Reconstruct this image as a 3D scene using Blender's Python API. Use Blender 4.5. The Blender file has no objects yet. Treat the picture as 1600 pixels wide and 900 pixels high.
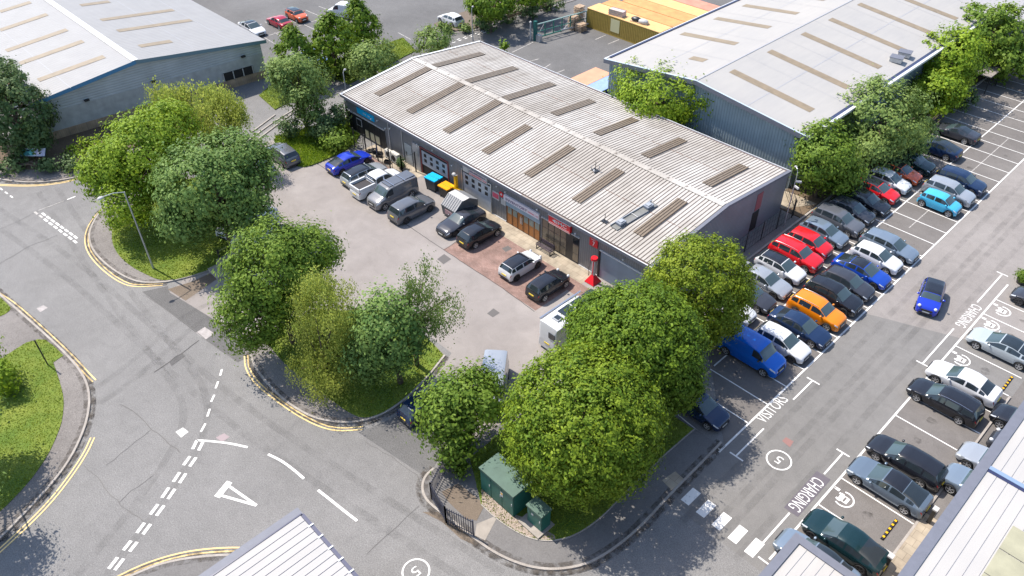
import bpy, math, random
import numpy as np
from mathutils import Vector, Matrix
from mathutils.geometry import tessellate_polygon
R = math.radians
scene = bpy.context.scene
col = scene.collection

# ---------------------------------------------------------------- camera, sky, sun, exposure
CAM_H = 41.0
F_PX, YAW, PITCH, ROLL = 1223.93, R(136.6065), R(39.7495), R(0.6947)
_f = np.array([math.cos(PITCH) * math.cos(YAW), math.cos(PITCH) * math.sin(YAW), -math.sin(PITCH)])
_r = np.array([math.sin(YAW), -math.cos(YAW), 0.0])
_d = np.cross(_f, _r)
_r2 = math.cos(ROLL) * _r + math.sin(ROLL) * _d
_d2 = -math.sin(ROLL) * _r + math.cos(ROLL) * _d
CM = np.array([_r2, _d2, _f])

cam_data = bpy.data.cameras.new('camera')
cam = bpy.data.objects.new('camera', cam_data)
col.objects.link(cam)
scene.camera = cam
cam_data.sensor_fit = 'HORIZONTAL'
cam_data.sensor_width = 36.0
cam_data.lens = F_PX / 1600.0 * 36.0
cam_data.clip_start = 0.5
cam_data.clip_end = 2000
cam.matrix_world = Matrix(((_r2[0], -_d2[0], -_f[0], 0), (_r2[1], -_d2[1], -_f[1], 0), (_r2[2], -_d2[2], -_f[2], CAM_H), (0, 0, 0, 1)))

SUN_EL = R(57.5)
SHX, SHY = 0.981, 0.195            # direction in which shadows fall
world = bpy.data.worlds.new('World')
scene.world = world
world.use_nodes = True
wn = world.node_tree
wn.nodes.clear()
sky = wn.nodes.new('ShaderNodeTexSky')
sky.sky_type = 'NISHITA'
sky.sun_disc = False
sky.sun_elevation = SUN_EL
sky.sun_rotation = math.atan2(-SHX, -SHY)
sky.air_density = 1.0
sky.dust_density = 1.0
bg = wn.nodes.new('ShaderNodeBackground')
bg.inputs[1].default_value = 0.15
wo = wn.nodes.new('ShaderNodeOutputWorld')
wn.links.new(sky.outputs[0], bg.inputs[0])
wn.links.new(bg.outputs[0], wo.inputs[0])
sun_data = bpy.data.lights.new('sun', 'SUN')
sun_data.energy = 3.9
sun_data.angle = R(0.53)
sun_data.color = (1.0, 0.938, 0.845)
sun = bpy.data.objects.new('sun', sun_data)
col.objects.link(sun)
sun.rotation_euler = Vector((SHX * math.cos(SUN_EL), SHY * math.cos(SUN_EL), -math.sin(SUN_EL))).to_track_quat('-Z', 'Y').to_euler()
sun.location = (-60, -20, 90)
scene.view_settings.view_transform = 'Standard'
scene.view_settings.look = 'None'
scene.view_settings.exposure = 0.82
scene.view_settings.gamma = 1.0
scene.render.engine = 'CYCLES'
scene.cycles.use_denoising = True
scene.cycles.max_bounces = 5
scene.cycles.diffuse_bounces = 3
scene.cycles.glossy_bounces = 2
scene.cycles.transmission_bounces = 3
scene.cycles.transparent_max_bounces = 6

def P(px, py, h=0.0):
    """survey: the world point at height h seen at a pixel of the 1600 px photograph"""
    d = CM.T @ np.array([(px - 800) / F_PX, (py - 450) / F_PX, 1.0])
    t = (h - CAM_H) / d[2]
    return (d[0] * t, d[1] * t)

# ---------------------------------------------------------------- materials
MATS = {}
def new_mat(name):
    m = bpy.data.materials.new(name)
    m.use_nodes = True
    nt = m.node_tree
    b = nt.nodes['Principled BSDF']
    MATS[name] = m
    return m, nt, b

def plain(name, c, rough=0.6, metal=0.0, coat=0.0, spec=0.5, var=0.0, vscale=3.0, bump=0.0, bscale=20.0):
    if name in MATS: return MATS[name]
    m, nt, b = new_mat(name)
    b.inputs['Roughness'].default_value = rough
    b.inputs['Metallic'].default_value = metal
    b.inputs['Coat Weight'].default_value = coat
    b.inputs['Coat Roughness'].default_value = 0.04
    b.inputs['Specular IOR Level'].default_value = spec
    b.inputs['Base Color'].default_value = (*c, 1)
    m.diffuse_color = (*c, 1)
    if var or bump:
        tc = nt.nodes.new('ShaderNodeTexCoord')
    if var:
        n = nt.nodes.new('ShaderNodeTexNoise'); n.inputs['Scale'].default_value = vscale; n.inputs['Detail'].default_value = 6
        nt.links.new(tc.outputs['Object'], n.inputs['Vector'])
        cr = nt.nodes.new('ShaderNodeValToRGB')
        cr.color_ramp.elements[0].position = 0.3; cr.color_ramp.elements[1].position = 0.7
        cr.color_ramp.elements[0].color = (*[x * (1 - var) for x in c], 1)
        cr.color_ramp.elements[1].color = (*[min(1, x * (1 + var)) for x in c], 1)
        nt.links.new(n.outputs['Fac'], cr.inputs['Fac'])
        nt.links.new(cr.outputs['Color'], b.inputs['Base Color'])
    if bump:
        n2 = nt.nodes.new('ShaderNodeTexNoise'); n2.inputs['Scale'].default_value = bscale; n2.inputs['Detail'].default_value = 4
        nt.links.new(tc.outputs['Object'], n2.inputs['Vector'])
        bp = nt.nodes.new('ShaderNodeBump'); bp.inputs['Strength'].default_value = bump; bp.inputs['Distance'].default_value = 0.05
        nt.links.new(n2.outputs['Fac'], bp.inputs['Height'])
        nt.links.new(bp.outputs['Normal'], b.inputs['Normal'])
    return m

def surface(name, c1, c2, big=0.12, mid=1.3, fine=13.0, fine_amt=0.38, rough=0.85, stain=None, stain_scale=0.35, bump=0.25, coat=0):
    """worn ground: wide tonal drift, mid-size mottling, stone grain, dark stains"""
    if name in MATS: return MATS[name]
    m, nt, b = new_mat(name)
    L = nt.links.new
    tc = nt.nodes.new('ShaderNodeTexCoord')
    def noise(sc, det=5, rough_=0.6, dist=0.0):
        n = nt.nodes.new('ShaderNodeTexNoise')
        n.inputs['Scale'].default_value = sc; n.inputs['Detail'].default_value = det
        n.inputs['Roughness'].default_value = rough_; n.inputs['Distortion'].default_value = dist
        L(tc.outputs['Object'], n.inputs['Vector'])
        return n.outputs['Fac']
    def ramp(src, p0, p1, a, bb):
        r_ = nt.nodes.new('ShaderNodeValToRGB')
        r_.color_ramp.elements[0].position = p0; r_.color_ramp.elements[1].position = p1
        r_.color_ramp.elements[0].color = (*a, 1); r_.color_ramp.elements[1].color = (*bb, 1)
        L(src, r_.inputs['Fac']); return r_.outputs['Color']
    def mix(kind, fac, a, bb):
        mx = nt.nodes.new('ShaderNodeMix'); mx.data_type = 'RGBA'; mx.blend_type = kind
        if isinstance(fac, float): mx.inputs[0].default_value = fac
        else: L(fac, mx.inputs[0])
        L(a, mx.inputs[6]) if not isinstance(a, tuple) else setattr(mx.inputs[6], 'default_value', (*a, 1))
        L(bb, mx.inputs[7]) if not isinstance(bb, tuple) else setattr(mx.inputs[7], 'default_value', (*bb, 1))
        return mx.outputs[2]
    base = ramp(noise(big, 4), 0.35, 0.65, c1, c2)
    midn = ramp(noise(mid, 6, 0.7, 0.6), 0.3, 0.7, (0.90, 0.90, 0.90), (1.07, 1.07, 1.07))
    cc = mix('MULTIPLY', 1.0, base, midn)
    fn = noise(fine, 3, 0.8)
    finec = ramp(fn, 0.3, 0.7, (1 - fine_amt,) * 3, (1 + fine_amt,) * 3)
    cc = mix('MULTIPLY', 1.0, cc, finec)
    if stain:
        sf = ramp(noise(stain_scale, 8, 0.75, 1.5), 0.60, 0.74, (0, 0, 0), (1, 1, 1))
        cc = mix('MIX', sf, cc, mix('MULTIPLY', 1.0, cc, stain))
    L(cc, b.inputs['Base Color'])
    b.inputs['Roughness'].default_value = rough
    b.inputs['Specular IOR Level'].default_value = 0.3
    bp = nt.nodes.new('ShaderNodeBump'); bp.inputs['Strength'].default_value = bump; bp.inputs['Distance'].default_value = 0.02
    L(fn, bp.inputs['Height']); L(bp.outputs['Normal'], b.inputs['Normal'])
    return m

M_ASPH = surface('asphalt_road', (0.175, 0.168, 0.163), (0.208, 0.200, 0.194), stain=(0.76, 0.76, 0.77))
M_ASPH2 = surface('asphalt_yard', (0.115, 0.111, 0.109), (0.150, 0.145, 0.142), stain=(0.78, 0.78, 0.79))
M_PARK = surface('asphalt_car_park', (0.168, 0.160, 0.152), (0.192, 0.182, 0.173), fine=16, fine_amt=0.22, stain=(0.9, 0.89, 0.88), stain_scale=0.2)
M_BAY = surface('asphalt_bays', (0.135, 0.122, 0.114), (0.172, 0.157, 0.146), fine=16, fine_amt=0.22, stain=(0.78, 0.76, 0.75), stain_scale=0.5)
M_PARK2 = surface('asphalt_old_pink', (0.225, 0.204, 0.190), (0.258, 0.235, 0.220), fine=16, fine_amt=0.2, stain=(0.9, 0.89, 0.87), stain_scale=0.3)
M_CONC = surface('forecourt_concrete', (0.238, 0.212, 0.198), (0.285, 0.256, 0.240), big=0.2, mid=0.7, fine=18, fine_amt=0.13, stain=(0.80, 0.77, 0.74), stain_scale=0.3)
M_PAVE = surface('pavement_tarmac', (0.158, 0.142, 0.132), (0.21, 0.19, 0.176), mid=1.0, stain=(0.72, 0.69, 0.66), stain_scale=0.5)
M_PAVEN = surface('pavement_new', (0.148, 0.140, 0.136), (0.17, 0.161, 0.157), fine_amt=0.2, stain=(0.88, 0.87, 0.86))
M_PATCH = surface('dark_patch', (0.10, 0.095, 0.093), (0.125, 0.12, 0.117))
M_KERB = surface('kerb_stone', (0.30, 0.265, 0.235), (0.38, 0.345, 0.31), big=1.0, mid=3, fine=20, fine_amt=0.2, stain=(0.55, 0.5, 0.46), stain_scale=1.5)
M_SOIL = surface('soil', (0.10, 0.07, 0.045), (0.16, 0.115, 0.075), mid=2.5, fine=15, fine_amt=0.4)
M_GRASS = surface('grass_turf', (0.085, 0.140, 0.014), (0.17, 0.205, 0.028), big=0.45, mid=2.2, fine=14, fine_amt=0.45, stain=(1.5, 1.25, 1.0), stain_scale=0.7, bump=0.6)
M_COVER = surface('litter_brown', (0.13, 0.098, 0.072), (0.175, 0.138, 0.105), mid=3, fine=18, fine_amt=0.38)
M_GRAVEL = surface('gravel_bed', (0.28, 0.22, 0.18), (0.36, 0.29, 0.24), fine=12, fine_amt=0.38, mid=4)

def worn_paint(name, c, under, amount=0.42, scale=5.0):
    m, nt, b = new_mat(name)
    L = nt.links.new
    tc = nt.nodes.new('ShaderNodeTexCoord')
    n = nt.nodes.new('ShaderNodeTexNoise'); n.inputs['Scale'].default_value = scale; n.inputs['Detail'].default_value = 9; n.inputs['Roughness'].default_value = 0.75
    L(tc.outputs['Object'], n.inputs['Vector'])
    r_ = nt.nodes.new('ShaderNodeValToRGB')
    r_.color_ramp.elements[0].position = amount - 0.1; r_.color_ramp.elements[1].position = amount + 0.05
    r_.color_ramp.elements[0].color = (*under, 1); r_.color_ramp.elements[1].color = (*c, 1)
    L(n.outputs['Fac'], r_.inputs['Fac']); L(r_.outputs['Color'], b.inputs['Base Color'])
    b.inputs['Roughness'].default_value = 0.7
    return m
M_WLINE = worn_paint('white_line_paint', (0.72, 0.70, 0.67), (0.36, 0.34, 0.33), 0.40)
M_WFADE = worn_paint('faded_line_paint', (0.50, 0.47, 0.44), (0.22, 0.205, 0.19), 0.52)
M_YLINE = worn_paint('yellow_line_paint', (0.74, 0.53, 0.22), (0.40, 0.31, 0.18), 0.40)

def grime(name, c, p0, p1, scale, strength=0.6):
    m, nt, b = new_mat(name)
    L = nt.links.new
    tc = nt.nodes.new('ShaderNodeTexCoord')
    n = nt.nodes.new('ShaderNodeTexNoise'); n.inputs['Scale'].default_value = scale; n.inputs['Detail'].default_value = 8; n.inputs['Roughness'].default_value = 0.7
    L(tc.outputs['Object'], n.inputs['Vector'])
    mr = nt.nodes.new('ShaderNodeMapRange'); mr.inputs['From Min'].default_value = p0; mr.inputs['From Max'].default_value = p1; mr.inputs['To Max'].default_value = strength
    L(n.outputs['Fac'], mr.inputs['Value'])
    b.inputs['Base Color'].default_value = (*c, 1); b.inputs['Roughness'].default_value = 0.8
    L(mr.outputs['Result'], b.inputs['Alpha'])
    return m
M_GRIME = grime('gutter_grime', (0.085, 0.07, 0.058), 0.42, 0.66, 2.2, 0.75)
M_TRACK = grime('tyre_polish', (0.085, 0.08, 0.078), 0.38, 0.85, 0.8, 0.30)
M_OIL = grime('oil_stain', (0.035, 0.03, 0.028), 0.40, 0.72, 2.0, 0.5)
M_PALE = grime('pale_scuff', (0.36, 0.34, 0.32), 0.45, 0.75, 1.2, 0.35)
def brick_mat(name, c1, c2, cm, sc, bw=0.5, rh=0.25, rot=0.0, mortar=0.02):
    m, nt, b = new_mat(name)
    L = nt.links.new
    tc = nt.nodes.new('ShaderNodeTexCoord'); mp = nt.nodes.new('ShaderNodeMapping')
    mp.inputs['Rotation'].default_value = (0, 0, rot)
    L(tc.outputs['Object'], mp.inputs['Vector'])
    br = nt.nodes.new('ShaderNodeTexBrick')
    br.inputs['Color1'].default_value = (*c1, 1); br.inputs['Color2'].default_value = (*c2, 1); br.inputs['Mortar'].default_value = (*cm, 1)
    br.inputs['Scale'].default_value = sc; br.inputs['Brick Width'].default_value = bw; br.inputs['Row Height'].default_value = rh
    br.inputs['Mortar Size'].default_value = mortar
    L(mp.outputs['Vector'], br.inputs['Vector'])
    n = nt.nodes.new('ShaderNodeTexNoise'); n.inputs['Scale'].default_value = 1.0; n.inputs['Detail'].default_value = 8
    L(tc.outputs['Object'], n.inputs['Vector'])
    r_ = nt.nodes.new('ShaderNodeValToRGB'); r_.color_ramp.elements[0].position = 0.3; r_.color_ramp.elements[1].position = 0.7
    r_.color_ramp.elements[0].color = (0.68, 0.68, 0.68, 1); r_.color_ramp.elements[1].color = (1.2, 1.2, 1.2, 1)
    L(n.outputs['Fac'], r_.inputs['Fac'])
    mx = nt.nodes.new('ShaderNodeMix'); mx.data_type = 'RGBA'; mx.blend_type = 'MULTIPLY'; mx.inputs[0].default_value = 1
    L(br.outputs['Color'], mx.inputs[6]); L(r_.outputs['Color'], mx.inputs[7]); L(mx.outputs[2], b.inputs['Base Color'])
    b.inputs['Roughness'].default_value = 0.85
    return m
M_BRICKP = brick_mat('brick_paving', (0.23, 0.135, 0.11), (0.285, 0.18, 0.15), (0.16, 0.11, 0.09), 2.2, 0.45, 0.22)
M_SLAB = brick_mat('paving_slabs', (0.33, 0.27, 0.20), (0.38, 0.32, 0.24), (0.22, 0.18, 0.13), 1.0, 0.62, 0.62, mortar=0.012)
M_WBRICK = brick_mat('wall_brick', (0.33, 0.23, 0.15), (0.40, 0.29, 0.19), (0.28, 0.22, 0.16), 3.0)

def clad(name, c, axis='X', pitch=0.2, depth=0.03, dirt=0.12, metal=0.0, rough=0.5, dark=0.75):
    """profiled sheet cladding: bump ribs and matching seam tone along one object axis, streaky dirt"""
    m, nt, b = new_mat(name)
    L = nt.links.new
    tc = nt.nodes.new('ShaderNodeTexCoord')
    w = nt.nodes.new('ShaderNodeTexWave'); w.wave_type = 'BANDS'; w.bands_direction = axis
    w.inputs['Scale'].default_value = 1.0 / pitch * 0.31415926 * 1.0
    L(tc.outputs['Object'], w.inputs['Vector'])
    n = nt.nodes.new('ShaderNodeTexNoise'); n.inputs['Scale'].default_value = 0.6; n.inputs['Detail'].default_value = 7
    L(tc.outputs['Object'], n.inputs['Vector'])
    r_ = nt.nodes.new('ShaderNodeValToRGB'); r_.color_ramp.elements[0].position = 0.3; r_.color_ramp.elements[1].position = 0.7
    r_.color_ramp.elements[0].color = (*[x * (1 - dirt) for x in c], 1); r_.color_ramp.elements[1].color = (*[min(1, x * (1 + dirt)) for x in c], 1)
    L(n.outputs['Fac'], r_.inputs['Fac'])
    r2 = nt.nodes.new('ShaderNodeValToRGB'); r2.color_ramp.elements[0].position = 0.05; r2.color_ramp.elements[1].position = 0.35
    r2.color_ramp.elements[0].color = (dark, dark, dark, 1); r2.color_ramp.elements[1].color = (1, 1, 1, 1)
    L(w.outputs['Fac'], r2.inputs['Fac'])
    mx = nt.nodes.new('ShaderNodeMix'); mx.data_type = 'RGBA'; mx.blend_type = 'MULTIPLY'; mx.inputs[0].default_value = 1
    L(r_.outputs['Color'], mx.inputs[6]); L(r2.outputs['Color'], mx.inputs[7]); L(mx.outputs[2], b.inputs['Base Color'])
    bp = nt.nodes.new('ShaderNodeBump'); bp.inputs['Strength'].default_value = 0.6; bp.inputs['Distance'].default_value = depth
    L(w.outputs['Fac'], bp.inputs['Height']); L(bp.outputs['Normal'], b.inputs['Normal'])
    b.inputs['Roughness'].default_value = rough; b.inputs['Metallic'].default_value = metal
    return m

M_CLAD = clad('grey_cladding', (0.17, 0.17, 0.175), 'X', 0.22, dark=0.8)
M_CLADY = clad('grey_cladding_end', (0.20, 0.195, 0.215), 'Y', 0.22, dark=0.85)
M_CLADB = clad('blue_grey_cladding', (0.24, 0.30, 0.33), 'X', 0.3, dark=0.72)
M_CLADBY = clad('blue_grey_cladding_side', (0.24, 0.30, 0.33), 'Y', 0.3, dark=0.72)
M_CLADZ = clad('horizontal_cladding', (0.40, 0.43, 0.44), 'Z', 0.28, dark=0.8)
M_PANEL = plain('stucco_panel', (0.36, 0.37, 0.36), 0.7, var=0.15, vscale=1.5)
M_WHITE = plain('white_trim', (0.58, 0.58, 0.58), 0.45, var=0.08)
M_OFFW = plain('dirty_white', (0.46, 0.445, 0.43), 0.6, var=0.15)
M_FLASH = plain('blue_grey_flashing', (0.135, 0.14, 0.17), 0.6, var=0.06)
M_NAVY = plain('navy_gutter', (0.03, 0.035, 0.085), 0.35)
M_BLUET = plain('blue_trim', (0.05, 0.20, 0.36), 0.35)
M_BLACK = plain('black_metal', (0.02, 0.02, 0.022), 0.4)
M_DARK = plain('dark_interior', (0.012, 0.011, 0.012), 0.7)
M_GALV = plain('galvanised_steel', (0.42, 0.43, 0.44), 0.4, metal=0.5, var=0.1)
M_GLASS = plain('window_glass', (0.018, 0.024, 0.028), 0.06, spec=0.9)
M_TANGL = plain('bronze_glass', (0.15, 0.12, 0.085), 0.12, spec=0.8)
M_WOOD = plain('orange_timber', (0.33, 0.125, 0.03), 0.45, var=0.15, vscale=6)
M_RED = plain('red_sign', (0.62, 0.01, 0.02), 0.4)
M_PINK = plain('pink_red_print', (0.60, 0.09, 0.14), 0.5)
M_CYAN = plain('cyan_sign', (0.0, 0.38, 0.68), 0.4)
M_YELL = plain('yellow_paint', (0.80, 0.42, 0.0), 0.45, var=0.08)
M_GREENM = plain('green_cabinet', (0.018, 0.115, 0.09), 0.45, var=0.1)
M_GREENF = plain('green_fence_paint', (0.03, 0.16, 0.12), 0.5)
M_PALLET = plain('pallet_timber', (0.50, 0.36, 0.24), 0.8, var=0.2, vscale=4)
M_BARK = plain('bark', (0.11, 0.08, 0.055), 0.9, var=0.3, vscale=5, bump=0.6, bscale=12)
M_PURPLE = plain('purple_lettering', (0.09, 0.03, 0.12), 0.5)
M_CONCL = plain('light_concrete', (0.30, 0.265, 0.23), 0.85, var=0.15, vscale=2)
M_RUBBER = plain('rubber', (0.016, 0.016, 0.017), 0.75)

# roof of the main unit: pale old fibre cement sheet with grime in the valleys
def roof_mat(name, c, grime, rust=True, tan=False):
    m, nt, b = new_mat(name)
    L = nt.links.new
    tc = nt.nodes.new('ShaderNodeTexCoord'); mp = nt.nodes.new('ShaderNodeMapping'); mp.inputs['Scale'].default_value = (1.0, 0.12, 1.0)
    L(tc.outputs['Object'], mp.inputs['Vector'])
    n = nt.nodes.new('ShaderNodeTexNoise'); n.inputs['Scale'].default_value = 2.2; n.inputs['Detail'].default_value = 8; n.inputs['Roughness'].default_value = 0.7
    L(mp.outputs['Vector'], n.inputs['Vector'])
    r_ = nt.nodes.new('ShaderNodeValToRGB'); r_.color_ramp.elements[0].position = 0.28; r_.color_ramp.elements[1].position = 0.62
    r_.color_ramp.elements[0].color = (*grime, 1); r_.color_ramp.elements[1].color = (*c, 1)
    L(n.outputs['Fac'], r_.inputs['Fac'])
    n2 = nt.nodes.new('ShaderNodeTexNoise'); n2.inputs['Scale'].default_value = 0.16; n2.inputs['Detail'].default_value = 5
    L(tc.outputs['Object'], n2.inputs['Vector'])
    r2 = nt.nodes.new('ShaderNodeValToRGB'); r2.color_ramp.elements[0].position = 0.36; r2.color_ramp.elements[1].position = 0.62
    r2.color_ramp.elements[0].color = (0.80, 0.765, 0.72, 1) if rust else (0.95, 0.95, 0.95, 1); r2.color_ramp.elements[1].color = (1.03, 1.02, 1.0, 1)
    L(n2.outputs['Fac'], r2.inputs['Fac'])
    mx = nt.nodes.new('ShaderNodeMix'); mx.data_type = 'RGBA'; mx.blend_type = 'MULTIPLY'; mx.inputs[0].default_value = 1
    L(r_.outputs['Color'], mx.inputs[6]); L(r2.outputs['Color'], mx.inputs[7]); L(mx.outputs[2], b.inputs['Base Color'])
    b.inputs['Roughness'].default_value = 0.75; b.inputs['Specular IOR Level'].default_value = 0.25
    return m
M_ROOF = roof_mat('fibre_cement_sheet', (0.49, 0.468, 0.442), (0.34, 0.315, 0.292))
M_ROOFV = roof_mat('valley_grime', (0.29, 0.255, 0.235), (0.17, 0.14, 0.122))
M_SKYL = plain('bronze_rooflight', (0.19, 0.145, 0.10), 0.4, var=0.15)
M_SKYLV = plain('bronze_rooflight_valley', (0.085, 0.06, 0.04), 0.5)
M_TANL = plain('tan_rooflight', (0.235, 0.18, 0.115), 0.5, var=0.12, vscale=1.5)
M_OLIVEL = plain('olive_rooflight', (0.34, 0.32, 0.22), 0.3, var=0.15, vscale=1.0)
M_WROOF = roof_mat('white_steel_roof', (0.365, 0.35, 0.335), (0.34, 0.328, 0.318), rust=False)
M_WROOF2 = roof_mat('bright_white_roof', (0.405, 0.388, 0.370), (0.38, 0.364, 0.35), rust=False)
M_SEAM = plain('roof_seam', (0.33, 0.33, 0.35), 0.5)
M_SEAMD = plain('dark_roof_seam', (0.10, 0.11, 0.20), 0.5)
M_GREYR = plain('grey_roof_sheet', (0.32, 0.305, 0.305), 0.7, var=0.1)

def leaf_mat(name, c_lo, c_hi, trans=0.26):
    m, nt, b = new_mat(name)
    L = nt.links.new
    at = nt.nodes.new('ShaderNodeAttribute'); at.attribute_name = 'tint'
    r_ = nt.nodes.new('ShaderNodeValToRGB')
    r_.color_ramp.elements[0].position = 0.0; r_.color_ramp.elements[1].position = 1.0
    r_.color_ramp.elements[0].color = (*c_lo, 1); r_.color_ramp.elements[1].color = (*c_hi, 1)
    L(at.outputs['Fac'], r_.inputs['Fac'])
    L(r_.outputs['Color'], b.inputs['Base Color'])
    b.inputs['Roughness'].default_value = 0.6
    b.inputs['Specular IOR Level'].default_value = 0.2
    tr = nt.nodes.new('ShaderNodeBsdfTranslucent')
    hs = nt.nodes.new('ShaderNodeHueSaturation'); hs.inputs['Value'].default_value = 1.5; hs.inputs['Hue'].default_value = 0.49
    L(r_.outputs['Color'], hs.inputs['Color']); L(hs.outputs['Color'], tr.inputs['Color'])
    ms = nt.nodes.new('ShaderNodeMixShader'); ms.inputs[0].default_value = trans
    out = nt.nodes['Material Output']
    L(b.outputs[0], ms.inputs[1]); L(tr.outputs[0], ms.inputs[2]); L(ms.outputs[0], out.inputs['Surface'])
    return m
LEAF = {
    'frontgreen': leaf_mat('leaf_frontgreen', (0.060, 0.130, 0.010), (0.250, 0.325, 0.024)),
    'yellowgreen': leaf_mat('leaf_yellowgreen', (0.070, 0.130, 0.010), (0.270, 0.325, 0.022)),
    'hornbeam': leaf_mat('leaf_hornbeam', (0.050, 0.110, 0.010), (0.195, 0.285, 0.022)),
    'lime': leaf_mat('leaf_lime', (0.095, 0.180, 0.012), (0.300, 0.400, 0.030)),
    'sycamore': leaf_mat('leaf_sycamore', (0.075, 0.150, 0.035), (0.220, 0.315, 0.080)),
    'maple': leaf_mat('leaf_maple', (0.060, 0.125, 0.012), (0.220, 0.310, 0.040)),
    'birch': leaf_mat('leaf_birch', (0.165, 0.215, 0.035), (0.40, 0.45, 0.10), 0.42),
    'ash': leaf_mat('leaf_ash', (0.099, 0.170, 0.043), (0.270, 0.348, 0.092)),
    'dark': leaf_mat('leaf_dark', (0.043, 0.092, 0.028), (0.149, 0.206, 0.078)),
    'grass': leaf_mat('leaf_grass', (0.095, 0.160, 0.014), (0.290, 0.340, 0.035), 0.3),
}

# ---------------------------------------------------------------- mesh helpers
class MB:
    def __init__(s): s.v = []; s.f = []; s.mi = []; s.mats = []
    def m(s, mat):
        if mat not in s.mats: s.mats.append(mat)
        return s.mats.index(mat)
    def face(s, pts, mat):
        i = len(s.v); s.v += [tuple(p) for p in pts]; s.f.append(tuple(range(i, i + len(pts)))); s.mi.append(s.m(mat))
    def box(s, x0, x1, y0, y1, z0, z1, mat, rz=0.0, c=None):
        pts = [(x0, y0, z0), (x1, y0, z0), (x1, y1, z0), (x0, y1, z0), (x0, y0, z1), (x1, y0, z1), (x1, y1, z1), (x0, y1, z1)]
        if rz:
            cx, cy = c or ((x0 + x1) / 2, (y0 + y1) / 2); ca, sa = math.cos(rz), math.sin(rz)
            pts = [(cx + (x - cx) * ca - (y - cy) * sa, cy + (x - cx) * sa + (y - cy) * ca, z) for x, y, z in pts]
        i = len(s.v); s.v += pts; k = s.m(mat)
        for q in ((0, 3, 2, 1), (4, 5, 6, 7), (0, 1, 5, 4), (1, 2, 6, 5), (2, 3, 7, 6), (3, 0, 4, 7)):
            s.f.append(tuple(i + a for a in q)); s.mi.append(k)
    def prism(s, poly, z0, z1, mat, side=None):
        n = len(poly); i = len(s.v)
        s.v += [(x, y, z0) for x, y in poly] + [(x, y, z1) for x, y in poly]
        k = s.m(mat); ks = s.m(side) if side else k
        tris = tessellate_polygon([[Vector((x, y, 0)) for x, y in poly]])
        for t in tris:
            a, b_, c_ = t
            ax, ay = poly[a]; bx, by = poly[b_]; cx, cy = poly[c_]
            if (bx - ax) * (cy - ay) - (by - ay) * (cx - ax) < 0: b_, c_ = c_, b_
            s.f.append((i + n + a, i + n + b_, i + n + c_)); s.mi.append(k)
        if z1 - z0 > 1e-4:
            for a in range(n):
                b_ = (a + 1) % n
                s.f.append((i + a, i + b_, i + n + b_, i + n + a)); s.mi.append(ks)
    def tube(s, pts, rad, mat, n=6, cap=True):
        pts = [Vector(p) for p in pts]; rr = rad if isinstance(rad, (list, tuple)) else [rad] * len(pts)
        i = len(s.v); k = s.m(mat)
        for j, p in enumerate(pts):
            d = (pts[min(j + 1, len(pts) - 1)] - pts[max(j - 1, 0)]).normalized()
            a = d.orthogonal().normalized() if abs(d.z) < 0.99 else Vector((1, 0, 0)); a = (a - d * a.dot(d)).normalized(); b_ = d.cross(a)
            for q in range(n):
                t = 2 * math.pi * q / n
                s.v.append(tuple(p + (a * math.cos(t) + b_ * math.sin(t)) * rr[j]))
        for j in range(len(pts) - 1):
            for q in range(n):
                s.f.append((i + j * n + q, i + j * n + (q + 1) % n, i + (j + 1) * n + (q + 1) % n, i + (j + 1) * n + q)); s.mi.append(k)
        if cap:
            s.f.append(tuple(i + q for q in reversed(range(n)))); s.mi.append(k)
            e = i + (len(pts) - 1) * n; s.f.append(tuple(e + q for q in range(n))); s.mi.append(k)
    def sphere(s, c, r, mat, n=8, m=6):
        i = len(s.v); k = s.m(mat); rx, ry, rz = r if isinstance(r, tuple) else (r, r, r)
        for a in range(m + 1):
            ph = math.pi * a / m
            for q in range(n):
                t = 2 * math.pi * q / n
                s.v.append((c[0] + rx * math.sin(ph) * math.cos(t), c[1] + ry * math.sin(ph) * math.sin(t), c[2] + rz * math.cos(ph)))
        for a in range(m):
            for q in range(n):
                s.f.append((i + a * n + q, i + (a + 1) * n + q, i + (a + 1) * n + (q + 1) % n, i + a * n + (q + 1) % n)); s.mi.append(k)
    def mesh(s, name, smooth=None):
        me = bpy.data.meshes.new(name)
        me.from_pydata(s.v, [], s.f)
        for mt in s.mats: me.materials.append(mt)
        me.polygons.foreach_set('material_index', s.mi)
        if smooth is not None:
            me.polygons.foreach_set('use_smooth', [True] * len(s.f)); me.set_sharp_from_angle(angle=R(smooth))
        me.update()
        return me
    def build(s, name, parent=None, smooth=None, label=None):
        o = bpy.data.objects.new(name, s.mesh(name, smooth)); col.objects.link(o)
        if parent: o.parent = parent
        if label: o['label'] = label
        return o

def tag(o, label=None, cat=None, group=None, kind=None):
    if label: o['label'] = label
    if cat: o['category'] = cat
    if group: o['group'] = group
    if kind: o['kind'] = kind
    return o
def empty(name, loc, rz=0.0, label=None, cat=None, group=None):
    o = bpy.data.objects.new(name, None); col.objects.link(o)
    o.location = loc; o.rotation_euler = (0, 0, rz); o.empty_display_size = 0.3
    return tag(o, label, cat, group)
def struct(mb, name, label=None, cat='ground'):
    o = mb.build(name); o['kind'] = 'structure'
    o['category'] = cat
    if label: o['label'] = label
    return o

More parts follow.
